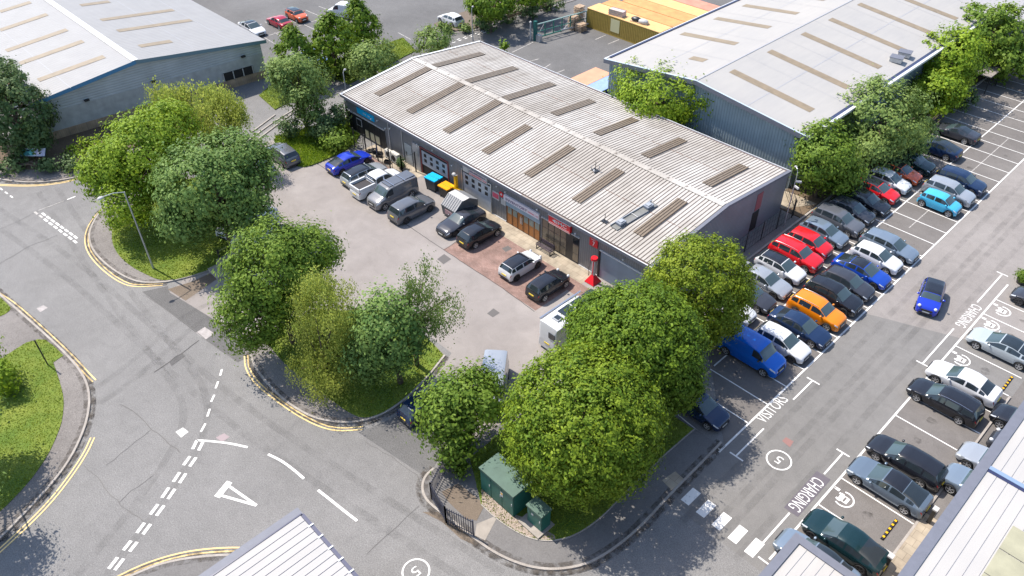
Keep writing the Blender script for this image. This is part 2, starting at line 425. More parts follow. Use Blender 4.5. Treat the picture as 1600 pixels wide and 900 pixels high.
def smooth_line(pts, it=2, closed=False):
    pts = [tuple(p) for p in pts]
    for _ in range(it):
        out = []
        n = len(pts)
        if not closed: out.append(pts[0])
        for i in range(n if closed else n - 1):
            a, b_ = pts[i], pts[(i + 1) % n]
            out.append((a[0] * .75 + b_[0] * .25, a[1] * .75 + b_[1] * .25)); out.append((a[0] * .25 + b_[0] * .75, a[1] * .25 + b_[1] * .75))
        if not closed: out.append(pts[-1])
        pts = out
    return pts
def offset_line(pts, d):
    out = []
    for i, p in enumerate(pts):
        a = pts[max(i - 1, 0)]; b_ = pts[min(i + 1, len(pts) - 1)]
        dx, dy = b_[0] - a[0], b_[1] - a[1]; L = math.hypot(dx, dy) or 1
        out.append((p[0] - dy / L * d, p[1] + dx / L * d))
    return out
def ribbon(mb, pts, w, z, mat, off=0.0, z0=None):
    a = offset_line(pts, off - w / 2); b_ = offset_line(pts, off + w / 2)
    for i in range(len(pts) - 1):
        mb.face([(*a[i], z), (*a[i + 1], z), (*b_[i + 1], z), (*b_[i], z)], mat)
        if z0 is not None:
            mb.face([(*a[i], z0), (*a[i + 1], z0), (*a[i + 1], z), (*a[i], z)], mat)
            mb.face([(*b_[i + 1], z0), (*b_[i], z0), (*b_[i], z), (*b_[i + 1], z)], mat)
def pxl(L_, h=0.0): return [P(x, y, h) for x, y in L_]
def segs(pts, on, gap):
    """cut a polyline into dashes"""
    out = []; cur = []; t = 0.0; state = True; left = on
    pts = [Vector(p) for p in pts]; cur = [pts[0]]
    i = 0; p = pts[0]
    while i < len(pts) - 1:
        d = (pts[i + 1] - p).length
        if d >= left:
            q = p + (pts[i + 1] - p) * (left / max(d, 1e-9))
            if state: out.append([tuple(a) for a in cur + [q]])
            cur = [q]; p = q; state = not state; left = on if state else gap
        else:
            left -= d; p = pts[i + 1]; cur.append(p); i += 1
    return out

def text_mesh(s, size, mat, name, sx=1.0, bold=0.0, extrude=0.0, spacing=1.0):
    cu = bpy.data.curves.new(name, 'FONT'); cu.body = s; cu.size = size; cu.align_x = 'CENTER'; cu.align_y = 'CENTER'
    cu.offset = bold; cu.extrude = extrude; cu.space_character = spacing; cu.resolution_u = 3
    ob = bpy.data.objects.new(name, cu)
    me = bpy.data.meshes.new_from_object(ob)
    bpy.data.objects.remove(ob)
    me.transform(Matrix.Diagonal((sx, 1, 1, 1)))
    me.materials.clear(); me.materials.append(mat)
    me.name = name
    return me
def ground_text(s, x, y, z, height, width, rot, mat, name, label=None):
    me = text_mesh(s, 1.0, mat, name, bold=-0.004)
    co = np.empty(len(me.vertices) * 3); me.vertices.foreach_get('co', co); co = co.reshape(-1, 3)
    mn, mx = co.min(0), co.max(0)
    c = (mn + mx) / 2
    me.transform(Matrix.Diagonal((width / (mx[0] - mn[0]), height / (mx[1] - mn[1]), 1, 1)) @ Matrix.Translation((-c[0], -c[1], 0)))
    o = bpy.data.objects.new(name, me); col.objects.link(o); o.location = (x, y, z); o.rotation_euler = (0, 0, rot)
    return o
def wall_text(s, xc, y, zc, height, width, mat, name, parent, label=None):
    """lettering on a wall that faces -Y"""
    me = text_mesh(s, 1.0, mat, name, bold=0.015)
    co = np.empty(len(me.vertices) * 3); me.vertices.foreach_get('co', co); co = co.reshape(-1, 3)
    mn, mx = co.min(0), co.max(0); c = (mn + mx) / 2
    me.transform(Matrix.Diagonal((width / (mx[0] - mn[0]), height / (mx[1] - mn[1]), 1, 1)) @ Matrix.Translation((-c[0], -c[1], 0)))
    o = bpy.data.objects.new(name, me); col.objects.link(o); o.parent = parent; o.location = (xc, y, zc); o.rotation_euler = (R(90), 0, 0)
    if label: o['label'] = label
    return o
# ================================================================ GROUND
g = MB(); g.face([(-500, -400, 0), (300, -400, 0), (300, 500, 0), (-500, 500, 0)], M_ASPH); struct(g, 'ground', 'worn grey asphalt of the estate roads')
def sheet(name, poly, z, mat, label=None, kind='structure'):
    m_ = MB(); m_.prism(poly, z, z, mat)
    return struct(m_, name, label)
# car park and yards
YB = lambda x: 51.6 + (x + 13.8) * 0.386
sheet('car_park_surface', [(-19.15, 26.5), (-2.6, 26.5), (-2.6, YB(-2.6)), (-14.2, YB(-14.2)), (-14.2, 30), (-19.15, 33.0)], 0.004, M_PARK, 'newer grey tarmac of the car park lane')
sheet('car_park_surface', [(-14.2, YB(-14.2)), (-2.6, YB(-2.6)), (20, 60), (20, 160), (-14.2, 160)], 0.004, M_PARK2, 'older pinkish tarmac of the car park lane')
sheet('car_park_bays', [(-24.4, 43.0), (-19.2, 38.0), (-14.2, 32.4), (-14.2, 160), (-24.4, 160)], 0.008, M_BAY, 'brownish tarmac under the double row of bays')
sheet('car_park_bays', [(-7.8, 27.0), (-3.0, 27.0), (-3.0, 50.3), (-7.8, 50.3)], 0.008, M_BAY, 'tarmac of the bays beside the white roofed office')
sheet('yard', [(-78, 62), (-52, 60), (-52, 140), (-78, 140)], 0.0065, M_ASPH2, 'dark tarmac yard with the shipping containers')
sheet('far_car_park', [(-135, 41.5), (-84, 41.5), (-76, 56), (-78, 100), (-150, 100)], 0.004, M_ASPH2, 'dark tarmac of the far car park')
# forecourt
FC = pxl([(265, 457), (380, 527), (420, 560)]) + [(-38, 25.4), (-33.5, 25.4), (-31.5, 20.0), (-27, 17.6), (-25.2, 22), (-25.2, 40.0), (-63.0, 40.0), (-63.3, 35.2), (-66, 32.1), (-71.5, 32.7), (-71.5, 28), (-70, 24)] + pxl([(300, 425)])
sheet('forecourt', FC, 0.004, M_CONC, 'pale worn concrete forecourt in front of the industrial unit')
sheet('forecourt_entrance', pxl([(222, 456), (262, 447), (265, 457), (380, 527), (383, 560), (372, 566), (325, 534)]), 0.008, M_PATCH, 'dark tarmac strip across the forecourt entrance')
sheet('entrance_apron', pxl([(560, 676), (660, 742), (675, 735), (700, 690), (640, 640), (610, 655)]), 0.008, M_ASPH2, 'tarmac entrance between the two verges')
sheet('brick_bay', [(-43.8, 33.25), (-32.5, 33.25), (-32.5, 36.9), (-43.8, 36.9)], 0.010, M_BRICKP, 'red brick paved parking bays')
sheet('brick_bay', [(-44.1, 36.904), (-31.0, 36.904), (-31.0, 38.3), (-43.9, 38.3)], 0.008, M_BRICKP, 'red brick paved strip at the bay heads')
sheet('paved_walk', [(-49.0, 38.3), (-32.2, 38.3), (-32.2, 40.0), (-49.0, 40.0)], 0.012, M_SLAB, 'yellowish slab walk along the shop fronts')
sheet('paved_walk', [(-63.0, 38.2), (-54.6, 38.2), (-54.6, 40.0), (-63.0, 40.0)], 0.012, M_SLAB, 'yellowish slab strip behind the black fence posts')
sheet('brick_bay', [(-63.2, 35.2), (-63.0, 33.6), (-57, 33.6), (-54.6, 37.6), (-54.6, 38.2), (-63.2, 38.2)], 0.010, M_BRICKP, 'brick paving under the row of cars beside the fence posts')
sheet('soil_bed', pxl([(262, 452), (300, 440), (344, 420), (345, 432), (290, 470)]), 0.012, M_COVER, 'bare brown soil at the forecourt entrance')
sheet('soil_bed', pxl([(660, 800), (700, 800), (742, 842), (742, 852), (720, 842), (690, 815)]), 0.010, M_COVER, 'brown leaf litter along the kerb below the black fence')

# kerbed islands: pavement slab, kerb, turf
def island(outline_px, kerb_px, name, mat, label, z=0.10):
    m_ = MB(); m_.prism(outline_px, 0.0, z, mat)
    return struct(m_, name, label)
KERBS = MB()
def kerb(line, z=0.115, w=0.15):
    L_ = smooth_line(line, 2)
    ribbon(KERBS, L_, w, z, M_KERB, z0=-0.01)
    return L_
# K1: verge with sycamore, west of the forecourt entrance
k1 = kerb(pxl([(240, 270), (205, 292), (178, 312), (158, 330), (145, 350), (139, 368), (143, 388), (160, 409), (185, 428), (212, 441), (237, 443), (262, 441)]))
k1b = kerb(pxl([(262, 441), (285, 436), (310, 429), (344, 417)]))
island(k1 + pxl([(270, 438), (300, 400), (300, 330), (330, 280)]), None, 'pavement', M_PAVE, 'pavement round the western verge')
t1 = smooth_line(pxl([(250, 290), (215, 318), (188, 335), (176, 355), (175, 380), (185, 400), (205, 418), (228, 430), (250, 440), (275, 438)]), 2)
TURF1 = t1 + k1b[2:] + [(-56.5, 19.3), (-57.5, 24.5), (-69.5, 24.5)]
island(TURF1, None, 'grass_verge', M_GRASS, 'shaded grass verge under the round sycamore', 0.13)
# K2: long verge in the middle
k2 = kerb(pxl([(388, 520), (389, 545), (397, 572), (415, 597), (437, 620), (458, 636), (478, 648), (502, 657), (540, 662), (575, 657), (605, 645), (637, 622), (668, 590), (695, 556)]))
island(k2 + pxl([(677, 537)]) + [(-40.5, 25.3), (-44.5, 21.0), (-46.2, 17.0)], None, 'pavement', M_PAVE, 'pavement along the central verge')
t2 = smooth_line(pxl([(420, 540), (440, 565), (470, 590), (500, 612), (525, 632), (545, 646), (565, 655), (585, 652), (605, 643), (637, 620), (668, 588), (693, 556)]), 1)
TURF2 = t2 + pxl([(677, 539)]) + [(-40.4, 25.2), (-44.3, 21.0), (-45.2, 18.5)]
island(TURF2, None, 'grass_verge', M_GRASS, 'grass verge under the birches in the middle', 0.13)
# K3: corner with cabinets and hornbeams
k3 = kerb(pxl([(678, 733), (664, 745), (659, 762), (664, 780), (680, 795), (710, 817), (740, 841), (765, 860), (800, 878), (837, 889), (875, 891), (920, 882), (960, 858), (1000, 825), (1050, 770), (1095, 725), (1127, 692)]))
island(k3 + [(-14.9, 32.3), (-19.3, 32.4), (-24.2, 37.8), (-25.5, 37.5), (-25.9, 28), (-26.0, 18.6)], None, 'pavement', M_PAVEN, 'curved pavement round the corner with the green cabinets')
t3 = kerb(pxl([(752, 790), (775, 812), (800, 829), (825, 842), (850, 847), (872, 846), (900, 838), (937, 813), (962, 787), (1010, 738), (1050, 702), (1085, 672)]), 0.15, 0.08)
TURF3 = t3 + [(-16.8, 32.2), (-19.4, 32.2), (-24.3, 37.6), (-25.3, 37.3), (-25.6, 28), (-25.2, 19.9)]
island(TURF3, None, 'grass_verge', M_GRASS, 'shaded grass bank under the clipped hornbeams', 0.13)
sheet('gravel_bed', pxl([(752, 766), (805, 806), (822, 812), (866, 838), (868, 844), (850, 845), (825, 840), (800, 827), (775, 810), (753, 789)]), 0.136, M_GRAVEL, 'pinkish gravel in front of the green cabinets')
sheet('soil_bed', pxl([(690, 770), (716, 757), (740, 775), (758, 790), (745, 815), (728, 812), (700, 785)]), 0.112, M_COVER, 'brown soil behind the black railings')
sheet('pavement_patch', pxl([(745, 820), (779, 806), (758, 846), (742, 838)]), 0.108, M_CONCL, 'light concrete flag behind the black railings')
sheet('paved_crossing', pxl([(1034, 752), (1055, 738), (1068, 750), (1049, 768)]), 0.112, M_SLAB, 'tan tactile flags at the pavement crossing')
# K4: bottom left verge
k4 = kerb(pxl([(-60, 405), (-30, 432), (0, 461), (62, 515), (100, 550), (124, 577), (137, 600), (141, 625), (138, 650), (131, 675), (112, 716), (82, 757), (37, 805), (0, 843), (-40, 880)]))
island(k4 + [(-60, -10), (-90, -10)], None, 'pavement', M_PAVE, 'pavement round the bottom left verge')
t4 = smooth_line(pxl([(42, 537), (67, 530), (84, 541), (100, 557)]), 1) + smooth_line(pxl([(84, 568), (95, 600), (101, 625), (99, 655), (92, 678), (75, 715), (45, 757), (0, 803), (-50, 840)]), 1) + pxl([(-160, 700), (-30, 585), (12, 556)])
TURF4 = t4
island(TURF4, None, 'grass_verge', M_GRASS, 'bright sunlit grass verge at the bottom left', 0.13)
TURF4B = smooth_line(pxl([(-60, 430), (0, 465), (12, 476), (19, 484), (10, 492), (0, 496), (-60, 520)]), 1)
island(TURF4B, None, 'grass_verge', M_GRASS, 'small grass corner on the left edge', 0.13)
# K5: bottom kerb
k5 = kerb(pxl([(150, 925), (207, 900), (250, 882), (300, 872), (367, 867), (430, 875), (520, 925)]))
island(k5 + pxl([(520, 1000), (150, 1000)]), None, 'pavement', M_PAVEN, 'pavement beside the bottom roof')
# K6: top left
k6 = kerb(pxl([(-60, 268), (0, 281), (37, 286), (75, 285), (117, 279), (150, 268), (190, 250)]))
island(k6 + [(-78.5, 22), (-92, 22), (-92, 6)], None, 'pavement', M_PAVE, 'pavement in front of the far left hedge')
TURF5 = smooth_line(pxl([(-60, 250), (0, 262), (60, 268), (110, 264), (180, 240)]), 1) + [(-79, 30), (-87, 30), (-90, 15), (-96, 4)]
island(TURF5, None, 'planting_bed', M_SOIL, 'dark planted bed beside the left warehouse', 0.12)
# verge behind the grey car, around the shrubs
TURF6 = smooth_line(pxl([(432, 214), (428, 222), (437, 240), (462, 260), (480, 262), (510, 250), (540, 236), (556, 222)]), 1) + [(-66.5, 41), (-70, 41)]
island(TURF6, None, 'grass_verge', M_GRASS, 'long yellow green grass beside the shrubs', 0.12)
ribbon(KERBS, smooth_line(pxl([(428, 222), (437, 240), (462, 260)]), 1), 0.12, 0.13, M_KERB, z0=0)
# far road behind
for a, b_ in (((385, 232), (520, 130)), ((395, 206), (430, 180))): ribbon(KERBS, pxl([a, b_]), 0.16, 0.10, M_KERB, z0=0)
kf1 = kerb(pxl([(380, 226), (440, 182), (520, 138), (560, 120), (640, 70)]), 0.10)
TURF7 = pxl([(430, 172), (470, 150), (520, 122), (545, 132), (600, 105), (650, 80), (630, 60), (500, 103), (440, 120), (405, 150)])
island(TURF7, None, 'grass_verge', M_GRASS, 'grass strip under the far roadside trees', 0.11)
kf2 = kerb(pxl([(676, 43), (690, 50), (712, 52), (738, 50), (800, 30), (900, 0)]), 0.10)
TURF8 = pxl([(678, 38), (690, 47), (712, 49), (738, 46), (800, 26), (900, -5), (860, -20), (722, 20)])
island(TURF8, None, 'grass_verge', M_COVER, 'planted island beside the far entrance', 0.11)
kerb([(-24.45, 43.5), (-24.45, 140)], 0.12, 0.18)
TURF9 = [(-28.0, 59.5), (-24.6, 59.5), (-24.6, 140), (-28, 140)]
island(TURF9, None, 'planting_bed', M_SOIL, 'dark planted strip between warehouse and car park', 0.11)
sheet('side_path', [(-26.4, 41), (-24.6, 43.5), (-24.6, 59.4), (-26.4, 59.4)], 0.008, M_PAVE, 'narrow dark path beside the end wall')
sheet('side_path', [(-30.0, 59.6), (-26.4, 59.6), (-24.6, 62.5), (-28.0, 62.5)], 0.12, M_SLAB, 'tan paved corner behind the lamp post')
kerb([(-3.0, 27.0), (-3.0, 50.3)], 0.12, 0.14)
sheet('pavement', [(-2.93, 20), (4, 20), (4, 36.9), (-2.93, 36.9)], 0.108, M_SLAB, 'buff pavement with the chargers')
sheet('car_park_bays', [(-2.9, 37.0), (8, 37.0), (8, 56), (-2.9, 56)], 0.008, M_BAY, 'brownish tarmac behind the charging bays')
ks = KERBS.build('kerb'); tag(ks, 'pale stone kerbs edging the pavements', 'kerb', kind='structure')

# ---- painted markings
W = MB(); Z = 0.016
# double row of bays
BY = [66.55 + 2.4 * k for k in range(-14, 30)]
def seg(m_, a, b_, w, z, mat): ribbon(m_, [a, b_], w, z, mat)
wl = MB()
seg(wl, (-14.3, 31.9), (-14.3, 140), 0.13, Z, M_WLINE)
seg(wl, (-19.1, 38.2), (-19.1, 140), 0.11, Z, M_WLINE)
for y in BY:
    if y > 33.2: seg(wl, (-19.1 if y > 37 else -18.5, y), (-14.37, y), 0.09, Z + 0.004, M_WLINE)
    if y > 43.5: seg(wl, (-24.2, y), (-19.16, y), 0.09, Z + 0.004, M_WLINE)
seg(wl, (-18.3, 32.6), (-14.3, 32.1), 0.09, Z + 0.004, M_WLINE)
for y in (38.2, 37.9): pass
struct(wl, 'bay_lines', 'white painted lines of the double row of bays')
wf = MB()
for y0, y1 in ((65.0, 70.5), (74.5, 88)): seg(wf, (-17.0, y0), (-17.0, y1), 0.08, Z, M_WFADE)
struct(wf, 'bay_lines', 'faded old lines crossing the bays')
wl = MB()
seg(wl, (-7.8, 27.5), (-7.8, 63.0), 0.13, Z, M_WLINE)
for y in (29.9, 32.9, 35.7, 38.2, 40.65, 43.1, 45.55, 48.0, 50.4, 52.8, 55.4, 57.95, 60.4):
    seg(wl, (-7.74, y), (-3.1, y), 0.09, Z + 0.004, M_WLINE)
# outer broken line with T ends and gaps for the words
X2 = -8.65
for y0, y1 in ((27.2, 31.1), (35.2, 37.6), (49.2, 54.6), (59.0, 64.0)): seg(wl, (X2, y0), (X2, y1), 0.11, Z, M_WLINE)
for y in (37.6, 49.2, 64.1): seg(wl, (X2 - 0.45, y), (X2 + 0.45, y), 0.11, Z + 0.004, M_WLINE)
struct(wl, 'bay_lines', 'white painted lines of the charging bays')
wl = MB()
seg(wl, (-13.35, 32.4), (-13.35, 35.7), 0.11, Z, M_WLINE); seg(wl, (-13.35, 39.4), (-13.35, 42.0), 0.11, Z, M_WLINE)
for y in (32.4, 42.0): seg(wl, (-13.8, y), (-12.8, y), 0.11, Z + 0.004, M_WLINE)
struct(wl, 'bay_lines', 'white bracket line beside the word visitors')
# zebra blocks
wz = MB()
for i in range(5):
    x = -13.52 + i * 1.175
    wz.box(x - 0.30, x + 0.30, 27.15 - i * 0.06, 28.42 - i * 0.06, 0.0155, 0.0165, M_WLINE)
seg(wz, (-8.35, 27.2), (-7.45, 27.2), 0.11, Z + 0.004, M_WLINE)
struct(wz, 'crossing_blocks', 'five white painted blocks of the pedestrian crossing')
# words and roundels
o = ground_text('VISITORS', -13.93, 37.63, 0.018, 0.80, 3.05, R(90), M_WLINE, 'road_lettering'); tag(o, 'painted word VISITORS beside the bays', 'lettering', kind='structure')
sheet('dark_patch', [(-9.1, 31.2), (-8.15, 31.2), (-8.15, 35.1), (-9.1, 35.1)], 0.014, plain('purple_grey_patch', (0.115, 0.10, 0.115), 0.8, var=0.1), 'dark rectangle painted under the word charging')
o = ground_text('CHARGING', -8.63, 33.05, 0.019, 0.80, 3.1, R(-90), M_WLINE, 'road_lettering'); tag(o, 'painted word CHARGING on a dark rectangle', 'lettering', kind='structure')
o = ground_text('CHARGING', -8.45, 56.9, 0.019, 0.78, 3.4, R(-90), M_WLINE, 'road_lettering'); tag(o, 'worn painted word CHARGING on pale tarmac', 'lettering', kind='structure')
def ring(m_, cx, cy, r0, r1, z, mat, a0=0.0, a1=360.0, n=40, sx=1.0, sy=1.0):
    for i in range(n):
        t0 = R(a0 + (a1 - a0) * i / n); t1 = R(a0 + (a1 - a0) * (i + 1) / n)
        m_.face([(cx + sx * r0 * math.cos(t0), cy + sy * r0 * math.sin(t0), z), (cx + sx * r1 * math.cos(t0), cy + sy * r1 * math.sin(t0), z), (cx + sx * r1 * math.cos(t1), cy + sy * r1 * math.sin(t1), z), (cx + sx * r0 * math.cos(t1), cy + sy * r0 * math.sin(t1), z)], mat)
for (px, py, rot, lab) in ((1217, 719, 180, 'white painted speed roundel with a 5 in the car park lane'), (650, 893, -90, 'white painted speed roundel with a 5 at the bottom edge')):
    x, y = P(px, py); m_ = MB(); ring(m_, x, y, 0.72, 0.82, 0.018, M_WLINE)
    struct(m_, 'speed_roundel', lab)
    o = ground_text('5', x, y, 0.018, 0.62, 0.42, R(rot), M_WLINE, 'road_lettering'); tag(o, lab.replace('roundel with a 5', 'digit 5 inside the roundel'), 'lettering', kind='structure')
for i, y in enumerate((34.36, 51.62, 57.0, 59.3)):
    m_ = MB(); x = -6.85
    ring(m_, x, y, 0.52, 0.62, 0.018, M_WLINE, -120, 110)
    m_.box(x - 0.32, x - 0.12, y - 0.33, y + 0.33, 0.0175, 0.0185, M_WLINE); m_.box(x - 0.11, x + 0.28, y - 0.26, y + 0.26, 0.0175, 0.0185, M_WLINE)
    m_.box(x - 0.02, x + 0.10, y - 0.2, y + 0.2, 0.0187, 0.0195, M_BAY)
    m_.box(x - 0.42, x - 0.32, y - 0.30, y - 0.16, 0.0175, 0.0185, M_WLINE); m_.box(x - 0.42, x - 0.32, y + 0.16, y + 0.30, 0.0175, 0.0185, M_WLINE)
    m_.box(x - 0.75, x - 0.50, y + 0.30, y + 0.52, 0.0175, 0.0185, M_WLINE); m_.box(x - 0.85, x - 0.75, y + 0.32, y + 0.37, 0.0175, 0.0185, M_WLINE); m_.box(x - 0.85, x - 0.75, y + 0.45, y + 0.50, 0.0175, 0.0185, M_WLINE)
    struct(m_, 'charging_symbol', ['white painted charging symbol nearest the bottom', 'white painted charging symbol beside the white saloon', 'white painted charging symbol half under the grey saloon', 'white painted charging symbol in the furthest empty bay'][i])
# road centre and give way lines
wr = MB()
def quadline(a, b_, w, mat=None): seg(wr, P(*a), P(*b_), w, Z, mat or M_WLINE)
for a, b_ in (((347, 577), (344, 587)), ((341, 596), (337, 607)), ((335, 617), (330, 628)), ((328, 639), (324, 651)), ((321, 662), (314, 675))): quadline(a, b_, 0.15)
dbl = [((308, 688), (301, 702)), ((297, 713), (287, 727)), ((281, 738), (271, 753)), ((264, 762), (253, 778)), ((247, 788), (235, 804)), ((226, 817), (214, 833)), ((205, 845), (193, 860)), ((184, 871), (170, 889)), ((155, 905), (143, 922))]
for (x0, y0), (x1, y1) in dbl:
    quadline((x0, y0), (x1, y1), 0.21); quadline((x0 + 9.5, y0 + 2), (x1 + 9.5, y1 + 2), 0.21)
ribbon(wr, smooth_line(pxl([(308, 688), (335, 690), (360, 693), (387, 699)]), 2), 0.16, Z, M_WLINE)
ribbon(wr, smooth_line(pxl([(419, 710), (440, 720), (460, 735), (475, 748)]), 2), 0.17, Z, M_WLINE)
ribbon(wr, smooth_line(pxl([(497, 766), (515, 780), (536, 797), (558, 814)]), 2), 0.17, Z, M_WLINE)
# small junction dashes at left
for i in range(8):
    x, y = 69 + i * 7.1, 335 + i * 5.1
    quadline((x - 3, y - 2), (x + 2, y + 2), 0.2) if i > -1 else None
for i in range(9):
    x, y = 57 + i * 7.6, 333 + i * 5.6
    quadline((x - 3, y - 2), (x + 2, y + 2), 0.2, M_WFADE if i < 2 else None)
for i in range(3): quadline((0 + i * 8, 294 + i * 6), (4 + i * 8, 297 + i * 6), 0.14)
quadline((105, 312), (118, 307), 0.14); quadline((60, 329), (100, 314), 0.08, M_WFADE)
# give way triangle
def tri_ring(pts, w):
    for i in range(3): seg(wr, P(*pts[i]), P(*pts[(i + 1) % 3]), w, Z + 0.001 * i, M_WLINE)
tri_ring([(354, 757), (341, 773), (401, 790)], 0.17); seg(wr, P(359, 753), P(339, 777), 0.42, Z + 0.004, M_WLINE)
# distant junction dashes
for i in range(6):
    quadline((714 + i * 9.5, 62 - i * 3.1), (718.5 + i * 9.5, 60.5 - i * 3.1), 0.16); quadline((707 + i * 9.5, 67 - i * 3.1), (711.5 + i * 9.5, 65.5 - i * 3.1), 0.16)
struct(wr, 'road_lines', 'white dashes, give way triangle and centre lines on the road')
# far car park lines
wf = MB()
for a, b_ in (((414, 34), (439, 47)), ((429, 51), (443, 58)), ((454, 45), (479, 58)), ((474, 38), (500, 50)), ((478, 16), (506, 28)), ((498, 10), (518, 17)), ((406, 54), (433, 71)), ((448, 28), (465, 37)), ((412, 58), (506, 28)), ((552, 0), (560, 4)), ((622, 51), (642, 62))):
    seg(wf, P(*a), P(*b_), 0.11, 0.012, M_WFADE)
for a, b_ in (((930, 62), (946, 55)), ((950, 69), (967, 62)), ((820, 98), (842, 92)), ((845, 110), (860, 100)), ((865, 116), (882, 109)), ((800, 82), (833, 66))):
    seg(wf, P(*a), P(*b_), 0.12, 0.012, M_WFADE)
struct(wf, 'bay_lines', 'faded bay lines in the far car park and yard')
# yellow lines
yl = MB()
def yel(px_pts, w=0.10, gap=0.26):
    L_ = smooth_line(pxl(px_pts), 2)
    ribbon(yl, L_, w, Z, M_YLINE); ribbon(yl, offset_line(L_, gap), w, Z, M_YLINE)
yel([(196, 296), (178, 311), (158, 327), (146, 340), (134, 360), (132, 382), (141, 402), (162, 424), (186, 441), (208, 449), (254, 446)])
yel([(0, 458), (25, 474), (62, 507), (100, 542), (124, 566), (138, 582), (150, 594)], gap=-0.24)
yel([(142, 684), (130, 710), (105, 747), (75, 785), (37, 823), (0, 857), (-20, 875)], gap=0.24)
yel([(382, 556), (383, 575), (394, 594), (410, 610), (435, 629), (462, 648), (500, 668), (530, 674), (567, 671)], gap=0.24)
yel([(150, 918), (185, 900), (225, 881), (275, 865), (325, 857), (385, 855), (430, 862)], gap=-0.24)
yel([(-20, 289), (20, 291), (60, 291), (100, 286), (125, 279), (150, 270)], gap=0.2)
struct(yl, 'yellow_lines', 'double yellow no waiting lines along the kerbs')
# patches, covers, cracks
pt = MB()
def patch(name, pts, mat, label, z=0.013): sheet(name, pxl(pts), z, mat, label)
patch('cover', [(306, 520), (320, 511), (335, 521), (321, 531)], plain('pale_iron', (0.30, 0.27, 0.26), 0.6, var=0.2), 'pale square cover at the end of a road crack')
patch('cover', [(57, 482), (68, 477), (75, 481), (63, 488)], plain('pale_iron', (0.3, 0.3, 0.3)), 'small pale cover near the left yellow lines')
patch('cover', [(274, 675), (286, 668), (295, 675), (283, 684)], M_OFFW, 'white square cover near the centre line')
patch('cover', [(337, 684), (350, 677), (359, 683), (347, 691)], plain('pink_iron', (0.26, 0.20, 0.21), 0.6), 'pinkish square cover beside the curved white line')
patch('cover', [(761, 490), (771, 482), (781, 489), (770, 496)], plain('grey_iron', (0.10, 0.09, 0.085), 0.6), 'dark square cover on the pale forecourt')
patch('cover', [(683, 405), (694, 397), (705, 405), (693, 413)], plain('grey_iron', (0.1, 0.09, 0.085)), 'grey square cover beside the forecourt crack')
patch('cover', [(784, 388), (794, 384), (800, 389), (790, 394)], plain('grey_iron', (0.1, 0.09, 0.085)), 'dark square cover in the brick bays')
patch('cover', [(1222, 689), (1228, 683), (1240, 690), (1234, 699)], plain('red_iron', (0.25, 0.13, 0.115), 0.7), 'reddish square cover above the speed roundel')
patch('road_patch', [(264, 566), (285, 551), (289, 557), (268, 572)], M_PATCH, 'dark narrow repair in the road')
ck = MB()
rng = random.Random(5)
def crack(px_pts, w=0.04, mat=M_RUBBER, wob=0.06):
    L_ = pxl(px_pts); out = []
    for i in range(len(L_) - 1):
        n = max(2, int(math.dist(L_[i], L_[i + 1]) / 0.5))
        for j in range(n):
            t = j / n; out.append((L_[i][0] * (1 - t) + L_[i + 1][0] * t + rng.uniform(-wob, wob), L_[i][1] * (1 - t) + L_[i + 1][1] * t + rng.uniform(-wob, wob)))
    out.append(L_[-1]); ribbon(ck, out, w, 0.0135, mat)
MCR = plain('crack_fill', (0.06, 0.055, 0.052), 0.9)
MCR2 = plain('joint_fill', (0.125, 0.118, 0.112), 0.9)
crack([(240, 582), (275, 558), (311, 532)], 0.06, MCR)
crack([(60, 330), (30, 345), (0, 358)], 0.03, MCR2); crack([(90, 368), (45, 385), (0, 412)], 0.035, MCR2)
crack([(190, 632), (215, 648), (245, 677), (282, 708)], 0.05, MCR2); crack([(165, 728), (200, 700), (235, 672)], 0.03, MCR2)
crack([(130, 728), (150, 745), (175, 775), (190, 790), (225, 815)], 0.03, MCR2); crack([(187, 785), (205, 768), (240, 742)], 0.03, MCR2)
crack([(495, 255), (560, 300), (633, 350), (694, 391), (785, 450), (835, 487)], 0.06, MCR, 0.03)
crack([(694, 391), (716, 375)], 0.06, MCR, 0.02); crack([(571, 690), (610, 713), (650, 742), (672, 778)], 0.035, MCR2)
crack([(573, 865), (610, 832), (655, 790)], 0.03, MCR2, 0.03); crack([(228, 462), (290, 505), (325, 534), (372, 566)], 0.05, MCR2, 0.03)
crack([(225, 458), (262, 480), (300, 510)], 0.02, MCR2, 0.03)
struct(ck, 'road_cracks', 'dark cracks and joints in the road and forecourt')

gm = MB()
for kl, sd in ((k1, -1), (k2, -1), (k3, -1), (k4, 1), (k5, 1), (k6, -1)):
    ribbon(gm, kl, .34, .0095, M_GRIME, off=.26); ribbon(gm, kl, .34, .0105, M_GRIME, off=-.26)
    ribbon(gm, kl, .30, .1035, M_GRIME, off=.22); ribbon(gm, kl, .30, .1040, M_GRIME, off=-.22)
struct(gm, 'kerb_grime', 'dark grime and leaf litter in the road gutters')
tk = MB()
for off in (0, 1.6):
    for x in (-12.2, -10.0): ribbon(tk, [(x + off * .9 - .6, 26), (x + off * .9 - .6, 120)], .45, .0100 + off * .0003, M_TRACK)
    for ln in ([(-40, 330), (90, 420), (200, 520), (330, 640), (470, 740), (640, 850), (760, 930)], [(60, 300), (150, 440), (240, 560), (300, 640), (250, 740), (120, 900)], [(-20, 700), (150, 640), (250, 560), (310, 500), (400, 470), (520, 400)]):
        ribbon(tk, smooth_line(pxl(ln), 3), .5, .0102 + off * .0004 + .0001 * len(ln), M_TRACK, off=off)
struct(tk, 'tyre_tracks', 'faint darker tyre tracks along the lanes')
ol = MB(); ro = random.Random(12)
def blob(x, y, r, z, mat):
    pts = [(x + r * ro.uniform(.6, 1.15) * math.cos(t), y + r * ro.uniform(.6, 1.15) * math.sin(t), z) for t in np.linspace(0, 2 * math.pi, 11)[:-1]]
    ol.face(pts, mat)
zz = .0125
